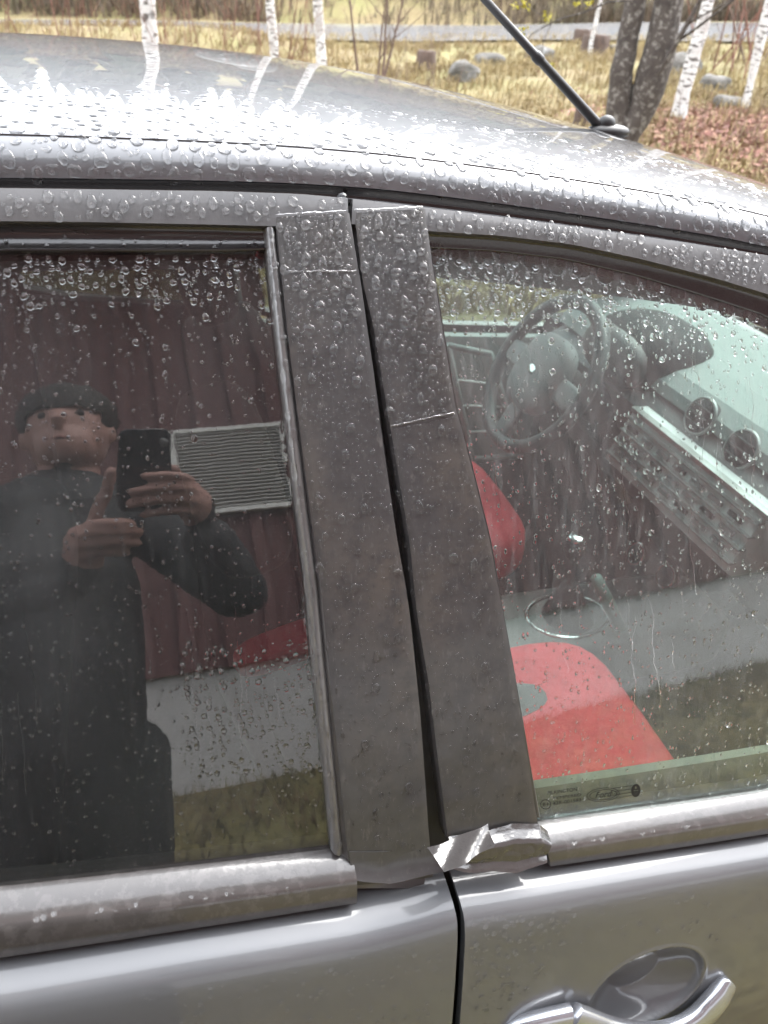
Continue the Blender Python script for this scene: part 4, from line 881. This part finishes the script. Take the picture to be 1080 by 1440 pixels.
mb = MB(); limb(mb, Vector(at_far(925, 105, 7.4))-tl0, Vector(at_far(990, 0, 7.3))-Vector(at_far(925, 105, 7.4)), 1.5, .022, 2, 5, 6, .05); limb(mb, Vector(at_far(950, 60, 7.4))-tl0, Vector(at_far(1040, 0, 7.2))-Vector(at_far(950, 60, 7.4)), 1.4, .013, 2, 6, 5, .06)
mb.build('side_branch', 'grey_bark', twin)
mb = MB(); bp = [Vector(at_far(a, b_, 7.2))-tl0 for a, b_ in ((890, 0), (855, 3), (820, 18), (790, 26), (768, 36), (748, 48), (736, 62))]; mb.tube(bp, [.012, .010, .008, .007, .006, .004, .003], 6); mb.build('low_branch', 'grey_bark', twin)
mb = MB(); bp2 = [Vector(at_far(a, b_, 7.2))-tl0 for a, b_ in ((775, 34), (765, 55), (762, 75))]; mb.tube(bp2, [.004, .003, .002], 5); bp2 = [Vector(at_far(a, b_, 7.2))-tl0 for a, b_ in ((775, 32), (752, 15), (733, 6), (722, 0))]; mb.tube(bp2, [.004, .003, .0025, .002], 5); mb.build('twigs', 'grey_bark', twin)
bm_ = MB()
for a, b_ in ((735, 6), (740, 10), (766, 20), (770, 24), (738, 44), (775, 92), (810, 4), (722, 8), (829, 6)):
    for k in range(7):
        c = Vector(at_far(a+random.uniform(-6, 6), b_+random.uniform(-5, 5), 7.2))-tl0; s_ = .012
        V = [c+Vector((random.uniform(-1, 1), random.uniform(-1, 1), random.uniform(-1, 1)))*s_*1.6 for _ in range(4)]; bm_.add(V, [(0, 1, 2), (0, 2, 3), (0, 1, 3)])
bl = bm_.build('bud_leaves', 'bud', twin); tag(bl, kind='stuff')
# bare shrubs and red saplings
def shrub(label, pxx, pyy, dist, h, n, m, spread, seed, r=.008, grp='bare shrubs and saplings'):
    p = at_far(pxx, pyy, dist); p[2] = float(ground_h(p[0], p[1])); o = empty('bare_shrub', p); tag(o, label, 'shrub', grp); rr = random.Random(seed); mb = MB()
    for k in range(n):
        a = rr.uniform(0, 6.28); limb(mb, (rr.uniform(-1, 1)*spread*.35, rr.uniform(-1, 1)*spread*.35, -.05), (math.cos(a)*spread*.22, math.sin(a)*spread*.22, 1), h*rr.uniform(.6, 1), r*rr.uniform(.7, 1.2), 2, rr.random(), 4, .10, (5, 3), .3)
    mb.build('stems', m, o); return o
shrub('bare dark shrub with forked stems right of the three birches', 530, 100, 15, 3.0, 4, 'twig', .8, 21, .035)
shrub('red-brown sapling thicket at the photo\'s far left edge', 25, 60, 9, 2.6, 9, 'red_twig', 1.2, 22)
shrub('red-brown saplings just right of the thick birch', 265, 80, 10, 2.2, 9, 'red_twig', 1.4, 31)
shrub('thin red sapling clump left of the thick birch', 130, 62, 9, 1.9, 5, 'red_twig', .7, 23)
shrub('single reddish sapling beside the thick birch', 132, 65, 10.5, 1.8, 2, 'red_twig', .3, 24)
shrub('red-brown stems between the thick birch and the slim one', 330, 85, 9.5, 2.3, 10, 'red_twig', 1.5, 25)
shrub('reddish stems in front of the slim middle birch', 405, 95, 11, 2.3, 8, 'red_twig', 1.3, 26)
shrub('low tangle of twigs right of the bare dark shrub', 600, 100, 14, 1.6, 8, 'twig', 1.6, 27)
shrub('brown bramble clump on the leaf-strewn bank', 1035, 120, 11, 1.0, 9, 'twig', 1.4, 28, .006)
shrub('tall bare saplings behind the leaning birch', 1035, 70, 20, 4.5, 12, 'red_twig', 3.0, 29, .02)
shrub('dense bare saplings at the photo\'s top right corner', 1090, 60, 22, 5, 14, 'twig', 3.5, 30, .02)
# stones and stumps
def stone(label, pxx, pyy, wpx, hpx, seed, m='stone', name='stone', cat='stone', dist=None):
    p = ground_hit(pxx, pyy+hpx*.45) if dist is None else at_far(pxx, pyy+hpx*.45, dist); d_ = np.linalg.norm(p-C); w_ = wpx*d_/F; h_ = hpx*d_/F
    rr = np.random.default_rng(seed); n, m_ = 16, 10; V, Fc = squad((0, 0, 0), (w_/2, w_/2*.8, h_*.75), .55, .6, None, n, m_)
    nz = vnoise(seed, 4.5/max(w_, .1)); V = [(v.x*(1+.34*nz(v.y+v.z, v.x)), v.y*(1+.3*nz(v.x+5, v.z)), v.z*(1+.42*nz(v.x, v.y+3))+h_*.1) for v in V]
    o = mesh_obj(name, V, Fc, m, None, False); o.location = (p[0], p[1], float(ground_h(p[0], p[1]))-h_*.12); tag(o, label, cat, 'stones in the field'); return o
stone('dark boulder with a pale top in the yellow grass', 648, 102, 36, 24, 41)
stone('flat dark boulder behind the pale-topped one', 690, 84, 40, 14, 42)
stone('grey rock beside the antenna and the budding branch', 757, 76, 34, 14, 43)
stone('big pale boulder between forked tree and leaning birch', 958, 92, 40, 26, 44)
stone('white-topped rock on the grassy bank right of the forked tree', 1005, 117, 38, 24, 45)
stone('mossy grey stone low on the bank below the white-topped rock', 1025, 146, 40, 18, 46)
stone('small pale stone left of the forked tree', 862, 68, 12, 8, 47)
def stump(label, pxx, pyy, wpx, hpx, seed):
    p = ground_hit(pxx, pyy+hpx*.5); d_ = np.linalg.norm(p-C); w_ = wpx*d_/F/2; h_ = hpx*d_/F; rr = random.Random(seed); V = []; n = 18
    pr = [(1.25, -.1), (1.05, .15), (.95, .5), (.92, .95), (.80, 1.0), (.1, .97)]; jit = [rr.uniform(.86, 1.14) for _ in range(n)]
    for r_, z in pr:
        for k in range(n): a = 2*math.pi*k/n; V.append((r_*jit[k]*w_*math.cos(a), r_*jit[k]*w_*math.sin(a), z*h_+(rr.uniform(-.05, .05)*h_ if z > .9 else 0)))
    Fc = [(i_*n+k, i_*n+(k+1) % n, (i_+1)*n+(k+1) % n, (i_+1)*n+k) for i_ in range(len(pr)-1) for k in range(n)]+[tuple(range((len(pr)-1)*n, len(pr)*n))]
    o = mesh_obj('tree_stump', V, Fc, 'stump_wood'); o.location = (p[0], p[1], float(ground_h(p[0], p[1]))); tag(o, label, 'stump', 'tree stumps'); return o
stump('brown tree stump with a flat top beside the thin birch', 835, 66, 30, 19, 51)
stump('small brown stump behind the flat-topped one', 818, 54, 20, 14, 52)
stump('rounded stump in the grass left of the pale-topped boulder', 599, 88, 24, 20, 53)
stump('mossy stump right behind the antenna foot', 815, 172, 20, 26, 54)
# rock outcrop on the hill
def outcrop(label, pxx, pyy, dist, w_, h_, seed):
    p = at_far(pxx, pyy, dist); nz = vnoise(seed, 1.1); V, Fc = squad((0, 0, 0), (w_, w_*.6, h_), .6, .6, None, 30, 18)
    V = [(v.x*(1+.2*nz(v.z*1.3, v.x)), v.y*(1+.25*nz(v.x, v.z)), v.z*(1+.15*nz(v.x, v.y))) for v in V]; o = mesh_obj('rock_outcrop', V, Fc, 'stone', None, False); o.location = (p[0], p[1], float(ground_h(p[0], p[1]))+h_*.2); tag(o, label, 'rock', 'rock outcrops')
outcrop('grey rock face on the hillside between thick birch and slim birch', 330, 18, 40, 1.6, 1.3, 61)
outcrop('small grey rock face on the hillside above the slim birch', 365, 8, 42, 1.1, 1.1, 62)
# grass tufts (uncountable)
def blades(name, label, cat, N, um, vm, hgt, m, wid, dens=None, nb=4):
    u = rng.uniform(um[0], um[1], N*3); v = rng.uniform(-1, 1, N*3)*(vm[0]+vm[1]*u); x = C[0]+_fh[0]*u+_r0[0]*v; y = C[1]+_fh[1]*u+_r0[1]*v
    ok = (y > 1.6)
    if dens is not None: ok &= rng.uniform(0, 1, len(x)) < dens(u, v, x, y)
    x, y = x[ok][:N], y[ok][:N]; z = ground_h(x, y)-.01; n = len(x); Vs = []; Ts = []
    for k in range(nb):
        a = rng.uniform(0, 6.28, n); L_ = hgt*rng.uniform(.5, 1.2, n); ln = rng.uniform(.3, 1.1, n); w_ = wid*rng.uniform(.6, 1.3, n); ox, oy = rng.normal(0, .05, n), rng.normal(0, .05, n)
        b0 = np.stack([x+ox-w_*np.sin(a), y+oy+w_*np.cos(a), z], 1); b1 = np.stack([x+ox+w_*np.sin(a), y+oy-w_*np.cos(a), z], 1)
        md_ = np.stack([x+ox+np.cos(a)*L_*ln*.4, y+oy+np.sin(a)*L_*ln*.4, z+L_*.7], 1); tp = np.stack([x+ox+np.cos(a)*L_*ln, y+oy+np.sin(a)*L_*ln, z+L_*(.95-.35*ln)], 1)
        base = len(Vs)*0; V = np.concatenate([b0, b1, md_+(b1-b0)*.35, md_-(b1-b0)*.35, tp]); ofs = k*5*n; i_ = np.arange(n)
        Vs.append(V); Ts.append(np.concatenate([np.stack([i_, i_+n, i_+2*n], 1), np.stack([i_, i_+2*n, i_+3*n], 1), np.stack([i_+3*n, i_+2*n, i_+4*n], 1)])+ofs)
    o = fast_obj(name, np.concatenate(Vs), np.concatenate(Ts), m, None, False); tag(o, label, cat, kind='stuff'); return o
bank = lambda u, v: np.exp(-((u-10.5)/3.2)**2-((v-5.0)/1.9)**2)
blades('grass', 'dry yellow grass covering the field beyond the car', 'grass', 22000, (4.5, 29), (2, .75), .24, 'straw', .010, lambda u, v, x, y: np.clip(.35+.5*_tn2(x*1.3, y*1.3), .08, 1)*(1-.93*bank(u, v))*np.clip(1.2-u/40, .2, 1), 5)
def lawn(N):
    x = rng.uniform(-3.5, 5.5, N); y = rng.uniform(-3.02, -1.0, N); z = ground_h(x, y)-.01; a = rng.uniform(0, 6.28, N); L_ = rng.uniform(.03, .11, N); w_ = .004; ln = rng.uniform(.2, .9, N)
    b0 = np.stack([x-w_*np.sin(a), y+w_*np.cos(a), z], 1); b1 = np.stack([x+w_*np.sin(a), y-w_*np.cos(a), z], 1); tp = np.stack([x+np.cos(a)*L_*ln, y+np.sin(a)*L_*ln, z+L_], 1); i_ = np.arange(N)
    tag(fast_obj('lawn_grass', np.concatenate([b0, b1, tp]), np.stack([i_, i_+N, i_+2*N], 1), 'lawn', None, False), 'short brown-green grass before the house, mirrored low in the windows', 'grass', kind='stuff')
mat('lawn', (.13, .115, .045), .9, var=(2.5, (.20, .13, .06), .45, .6), island=.5)
lawn(26000)
blades('scrub', 'brown leafless scrub covering the hillside behind the road', 'scrub', 26000, (35, 60), (6, .85), .9, 'scrub', .014, lambda u, v, x, y: np.clip(.45+.6*_tn1(x, y), .05, 1), 5)
mat('spruce', (.035, .042, .026), .95, island=.4, var=(.6, (.06, .05, .036), .45, .7))
def forest(N):
    V = []; T = []; b0 = 0
    for k in range(N):
        u = rng.uniform(47, 78); v = rng.uniform(-70, 85); x = C[0]+_fh[0]*u+_r0[0]*v; y = C[1]+_fh[1]*u+_r0[1]*v; z = float(ground_h(x, y)); H = rng.uniform(6, 12); w_ = H*rng.uniform(.13, .2)
        for q in range(7):
            zb = z+.4+H*q/7.5; r_ = w_*(1-q/7.6)*rng.uniform(.8, 1.15); n = 9; a = np.linspace(0, 6.283, n, endpoint=False)+rng.uniform(0, 1); rr_ = r_*rng.uniform(.55, 1.2, n)
            V.append(np.concatenate([np.stack([x+rr_*np.cos(a), y+rr_*np.sin(a), zb-rng.uniform(0, .5, n)], 1), [[x, y, zb+H*.3]]])); i_ = np.arange(n); T.append(np.stack([i_, (i_+1) % n, np.full(n, n)], 1)+b0); b0 += n+1
    tag(fast_obj('forest', np.concatenate(V), np.concatenate(T), 'spruce', None, False), 'dark spruce wood high on the far hillside, mirrored in the roof', 'forest', kind='stuff')
forest(320)
def litter(N):
    u = 10.5+rng.normal(0, 2.0, N); v = 5.0+rng.normal(0, 1.25, N); x = C[0]+_fh[0]*u+_r0[0]*v; y = C[1]+_fh[1]*u+_r0[1]*v; ok = y > 1.6; x, y = x[ok], y[ok]; n = len(x); z = ground_h(x, y)+rng.uniform(.005, .07, n); c = np.stack([x, y, z], 1)
    a = rng.normal(0, 1, (n, 3)); a[:, 2] *= .5; a /= np.linalg.norm(a, axis=1, keepdims=True); b_ = np.cross(a, rng.normal(0, 1, (n, 3))); b_ /= np.linalg.norm(b_, axis=1, keepdims=True); s_ = rng.uniform(.015, .045, n)[:, None]
    V = np.concatenate([c-a*s_*1.4, c-b_*s_*.7, c+a*s_*1.4, c+b_*s_*.7]); i_ = np.arange(n); T = np.concatenate([np.stack([i_, i_+n, i_+2*n], 1), np.stack([i_, i_+2*n, i_+3*n], 1)])
    tag(fast_obj('leaf_litter', V, T, 'leaf_litter', None, False), 'fallen red-brown leaves strewn over the bank', 'leaves', kind='stuff')
litter(16000)

# ------------------------------------------------------------------ rain: drops and runs of water
def inpoly(P, poly):
    x, y = P[:, 0], P[:, 1]; r = np.zeros(len(P), bool); n = len(poly)
    for i_ in range(n):
        (x1, y1), (x2, y2) = poly[i_], poly[(i_+1) % n]; c = ((y1 > y) != (y2 > y)) & (x < (x2-x1)*(y-y1)/((y2-y1) or 1e-9)+x1); r ^= c
    return r
def sample_px(poly, N, w_=None):
    poly = np.asarray(poly, float); lo, hi = poly.min(0), poly.max(0); out = []
    while sum(map(len, out)) < N:
        P = rng.uniform(lo, hi, (N*3, 2)); P = P[inpoly(P, poly)]
        if w_ is not None: P = P[rng.uniform(0, 1, len(P)) < w_(P[:, 0], P[:, 1])]
        out.append(P)
    return np.concatenate(out)[:N]
def thin(P, r, k=1.02):
    """drop those that overlap a larger one"""
    od = np.argsort(-r); cell = max(2.1*np.percentile(r, 98), 1e-4); gd = {}; keep = []
    for i_ in od:
        key = tuple((P[i_]/cell).astype(int)); ok = True; rad = 1+int(r[i_]*2/cell)
        for a in (-1, 0, 1):
            for b_ in (-1, 0, 1):
                for c in (-1, 0, 1):
                    for j in gd.get((key[0]+a, key[1]+b_, key[2]+c), ()):
                        if (P[i_][0]-P[j][0])**2+(P[i_][1]-P[j][1])**2+(P[i_][2]-P[j][2])**2 < (k*(r[i_]+r[j]))**2: ok = False; break
                    if not ok: break
                if not ok: break
            if not ok: break
        if ok: keep.append(i_); gd.setdefault(key, []).append(i_)
    return np.array(keep)
DROPV, DROPT = {}, {}
def drops(store, P, Nn, r, h=.42, closed=True, elong=.25, irreg=.18, lift=.0003, seg=12, rings=(.45, .75, .92, .985, 1.0)):
    """rain drops lying on a surface: lens caps with uneven outlines, heavier at their lower end"""
    n = len(P); h = np.broadcast_to(h, (n,)); down = np.array([0, 0, -1.])[None]-Nn*(-Nn[:, 2:3]); ln = np.linalg.norm(down, axis=1, keepdims=True); down = np.where(ln > .05, down/np.maximum(ln, 1e-6), np.array([[1., 0, 0]])-Nn*Nn[:, :1]); down /= np.linalg.norm(down, axis=1, keepdims=True)
    sidev = np.cross(Nn, down); ph = np.linspace(0, 2*math.pi, seg, endpoint=False)
    out = 1+sum(irreg*rng.uniform(0, 1, (n, 1))/kk*np.cos(kk*ph[None]+rng.uniform(0, 6.28, (n, 1))) for kk in (2, 3, 4)); el = 1+rng.uniform(-.25, 1.0, (n, 1))*elong
    ca, sa = np.cos(ph)[None]*out*el, np.sin(ph)[None]*out/np.sqrt(el)
    V = [P[:, None]+Nn[:, None]*((lift+r*h)[:, None, None])+down[:, None]*(r*.12)[:, None, None]]
    for q in rings:
        hh = (r*h)[:, None]*(1-q*q)**.5*(1+.28*q*np.cos(ph)[None])
        V.append(P[:, None]+down[:, None]*(ca*r[:, None]*q+(r*.12*(1-q))[:, None])[..., None]+sidev[:, None]*(sa*r[:, None]*q)[..., None]+Nn[:, None]*(lift+hh)[..., None])
    nv = 1+len(rings)*seg; T = []
    k = np.arange(seg); k2 = (k+1) % seg; T.append(np.stack([np.zeros(seg, int), 1+k, 1+k2], 1))
    for j in range(len(rings)-1):
        a = 1+j*seg; T += [np.stack([a+k, a+seg+k, a+seg+k2], 1), np.stack([a+k, a+seg+k2, a+k2], 1)]
    if closed:
        V.append(V[-1].copy()); b0 = nv; nv += seg; T.append(np.stack([b0+k[1:-1]*0, b0+k2[1:-1], b0+k[1:-1]], 1))
    V = np.concatenate(V, 1).reshape(-1, 3); T = np.concatenate(T)[None]+(np.arange(n)*nv)[:, None, None]
    b0 = sum(map(len, DROPV.setdefault(store, []))); DROPV[store].append(V); DROPT.setdefault(store, []).append(T.reshape(-1, 3)+b0)
def on_side(store, poly, N, rlo, rhi, pw, off, w_=None, **k):
    P = sample_px(poly, N, w_); h_ = hits(P, off); r = rlo+(rhi-rlo)*rng.uniform(0, 1, len(P))**pw
    x, z = h_[:, 0], h_[:, 2]; nn_ = snorm(x, z); p = np.stack([x, surf(x, z), z], 1)+nn_*off
    kp = thin(p, r); drops(store, p[kp], nn_[kp], r[kp], **k)
def run_of_water(store, pts_px, w_mm, off, h=.35, lift=.0003):
    P = np.asarray(pts_px, float); h_ = hits(P, off); x, z = h_[:, 0], h_[:, 2]; n_ = snorm(x, z); p = np.stack([x, surf(x, z), z], 1)+n_*(off+lift); t = np.gradient(p, axis=0); t /= np.linalg.norm(t, axis=1, keepdims=True); s_ = np.cross(n_, t)
    w_ = np.asarray(w_mm)*.001*np.ones(len(P)); w_[0] *= .3; w_ = w_[:, None]
    rows = [p-s_*w_, p-s_*w_*.55+n_*w_*h*.8, p+n_*w_*h, p+s_*w_*.55+n_*w_*h*.8, p+s_*w_, p+s_*w_*1.0, p-s_*w_*1.0]
    n = len(P); V = np.concatenate(rows); T = []
    i_ = np.arange(n-1)
    for a, b_ in ((0, 1), (1, 2), (2, 3), (3, 4), (5, 6)): T += [np.stack([a*n+i_, b_*n+i_, b_*n+i_+1], 1), np.stack([a*n+i_, b_*n+i_+1, a*n+i_+1], 1)]
    b0 = sum(map(len, DROPV.setdefault(store, []))); DROPV[store].append(V); DROPT.setdefault(store, []).append(np.concatenate(T)+b0)
def wiggle(x, y0, y1, slope, amp, step=7):
    ys_ = np.arange(y0, y1, step); dx = np.cumsum(rng.normal(0, amp, len(ys_))); dx = np.convolve(dx, [.25, .5, .25], 'same'); return [(x+slope*(yy-y0)+d_, yy) for yy, d_ in zip(ys_, dx)]
GO = -.007                                             # outer face of the glass
rear_poly = [(-160, 356), (368, 354), (432, 820), (464, 1180), (470, 1196), (-160, 1268)]
front_poly = [(610, 352), (700, 357), (800, 369), (900, 392), (1000, 422), (1230, 500), (1230, 1095), (760, 1150), (735, 1060), (700, 830), (650, 600)]
# rear glass
on_side('rear window', rear_poly, 760, .0006, .0030, 3.0, GO, lambda x, y: np.clip((430-y)/60, .0, 1)+.10*np.clip((640-y)/300, 0, 1), h=.55, irreg=.3)
on_side('rear window', rear_poly, 1900, .0005, .0016, 2.0, GO, h=.36, seg=8, rings=(.6, .9, 1.0))
on_side('rear window', [(255, 900), (460, 900), (470, 1090), (262, 1090)], 330, .0009, .0027, 1.6, GO, h=.36)
for k in range(12):
    x = rng.uniform(-60, 430); y0 = rng.uniform(820, 1000); run_of_water('rear window', wiggle(x, y0, min(y0+rng.uniform(80, 260), 1180), .06, 1.1), rng.uniform(.2, .45), GO, h=.12)
# front glass
on_side('front window', front_poly, 800, .0007, .0032, 3.0, GO, lambda x, y: np.clip((470+.12*(x-600)-y)/90, .02, 1), h=.55)
on_side('front window', front_poly, 2600, .0006, .0019, 1.8, GO, h=.36, seg=8, rings=(.6, .9, 1.0), elong=.7)
for k in range(30):
    x = rng.uniform(650, 1200); y0 = rng.uniform(430, 900); run_of_water('front window', wiggle(x, y0, min(y0+rng.uniform(40, 200), 1040), .045, 1.5, 5), rng.uniform(.18, .4), GO, h=.07)
sc_ = np.array([(614+34*k, 358+.0*k) for k in range(18)]); sc_[:, 1] = np.interp(sc_[:, 0], [600, 700, 800, 900, 1000, 1080, 1230], [351, 356, 368, 391, 421, 447, 504])
h_ = hits(sc_, GO); x, z = h_[:, 0], h_[:, 2]; nn_ = snorm(x, z); drops('front window', np.stack([x, surf(x, z), z], 1)+nn_*GO, nn_, np.full(len(x), .0086), h=.05, elong=.1, irreg=.06, seg=18)
# window frames, gutter edge, trim
opq = dict(closed=False, lift=-.0001)
on_side('door frames', [(-160, 276), (487, 284), (487, 300), (380, 306), (380, 315), (-160, 310)], 330, .0011, .0042, 1.8, .0055, h=.55, **opq)
on_side('door frames', [(600, 300), (810, 326), (1080, 368), (1230, 400), (1230, 460), (1080, 412), (900, 362), (800, 341), (600, 324)], 520, .0010, .0042, 1.8, .0055, h=.55, **opq)
on_side('door frames', [(373, 335), (383, 335), (480, 1195), (468, 1195)], 190, .0012, .0036, 1.5, .0045, h=.4, elong=1.2, **opq)
on_side('door frames', [(-160, 318), (370, 323), (370, 345), (-160, 346)], 60, .0008, .0022, 1.8, -.004, h=.4, **opq)
# tape
t1 = [(390, 312), (487, 306), (560, 790), (600, 1165), (600, 1200), (492, 1200), (450, 830)]
t2 = [(500, 306), (592, 300), (640, 590), (690, 790), (748, 1140), (628, 1160), (580, 860), (545, 600)]
for poly in (t1, t2):
    on_side('pillar tape', poly, 420, .0009, .0046, 3.2, .0066, lambda x, y: np.clip((640-y)/330, .05, 1), h=.62, elong=.5, irreg=.32, **opq)
    on_side('pillar tape', poly, 1700, .0005, .0018, 1.7, .0066, lambda x, y: np.clip((900-y)/500, .35, 1), h=.55, seg=8, rings=(.6, .92, 1.0), elong=.4, irreg=.3, **opq)
for (p0, p1) in (((387, 310), (487, 304)), ((401, 389), (501, 388)), ((497, 303), (594, 298)), ((548, 605), (638, 586))):
    run_of_water('pillar tape', [(p0[0]+(p1[0]-p0[0])*t, p0[1]+(p1[1]-p0[1])*t+rng.normal(0, .4)) for t in np.linspace(0, 1, 26)], rng.uniform(.4, .7, 26), .0066, h=.9)
# mouldings and door skins
on_side('belt line', [(-160, 1320), (490, 1240), (494, 1250), (-160, 1345)], 60, .0008, .0026, 1.6, .0172, h=.10, elong=.6, irreg=.4, **opq)
on_side('belt line', [(770, 1196), (1230, 1124), (1230, 1132), (770, 1203)], 40, .0008, .0026, 1.6, .0172, h=.10, elong=.6, irreg=.4, **opq)
on_side('door panels', [(660, 1302), (1230, 1228), (1230, 1330), (820, 1340), (700, 1430), (665, 1430)], 240, .0010, .0030, 1.8, 0.0385, lambda x, y: np.clip((860-x)/200, .12, 1), h=.26, **opq)
on_side('door panels', [(-160, 1470), (620, 1335), (640, 1470), (-160, 1530)], 150, .0010, .0024, 2, 0.0385, lambda x, y: np.clip((x-100)/500, .15, 1), h=.24, **opq)
# roof and its rail
def roof_drops(N, x0, x1, a0, a1, rlo, rhi, pw, h, pa=1.0, **k):
    x = rng.uniform(x0, x1, N); a = a0+(a1-a0)*rng.uniform(0, 1, N)**pa; p = roof_pt(x, a); e_ = 1e-3
    du = roof_pt(x+e_, a)-roof_pt(x-e_, a); dv = roof_pt(x, a+e_)-roof_pt(x, a-e_); n_ = np.cross(du, dv); n_ /= np.linalg.norm(n_, axis=1, keepdims=True); n_ *= np.sign(n_[:, 2:3])
    r = rlo+(rhi-rlo)*rng.uniform(0, 1, N)**pw; kp = thin(p, r, 1.1); drops('roof', p[kp], n_[kp], r[kp], h=h, **k, **opq)
roof_drops(3000, -.75, .69, .02, .36, .0012, .0056, 1.7, .40, 1.0, irreg=.3)
roof_drops(2200, -.75, .69, .36, .72, .0012, .0046, 2.2, .26, 1.2, irreg=.3)
for k_, lab in (('rear window', 'raindrops and trickles on the rear door glass'), ('front window', 'raindrops and trickles on the front door glass'), ('door frames', 'raindrops along the door window frames'), ('pillar tape', 'raindrops beading on the black pillar tape'), ('belt line', 'smeared raindrops on the belt mouldings'), ('door panels', 'small raindrops on the lower door panels'), ('roof', 'raindrops beading on the roof and its rail')):
    tag(fast_obj('raindrops', np.concatenate(DROPV[k_]), np.concatenate(DROPT[k_]), 'water'), lab, 'raindrops', kind='stuff')
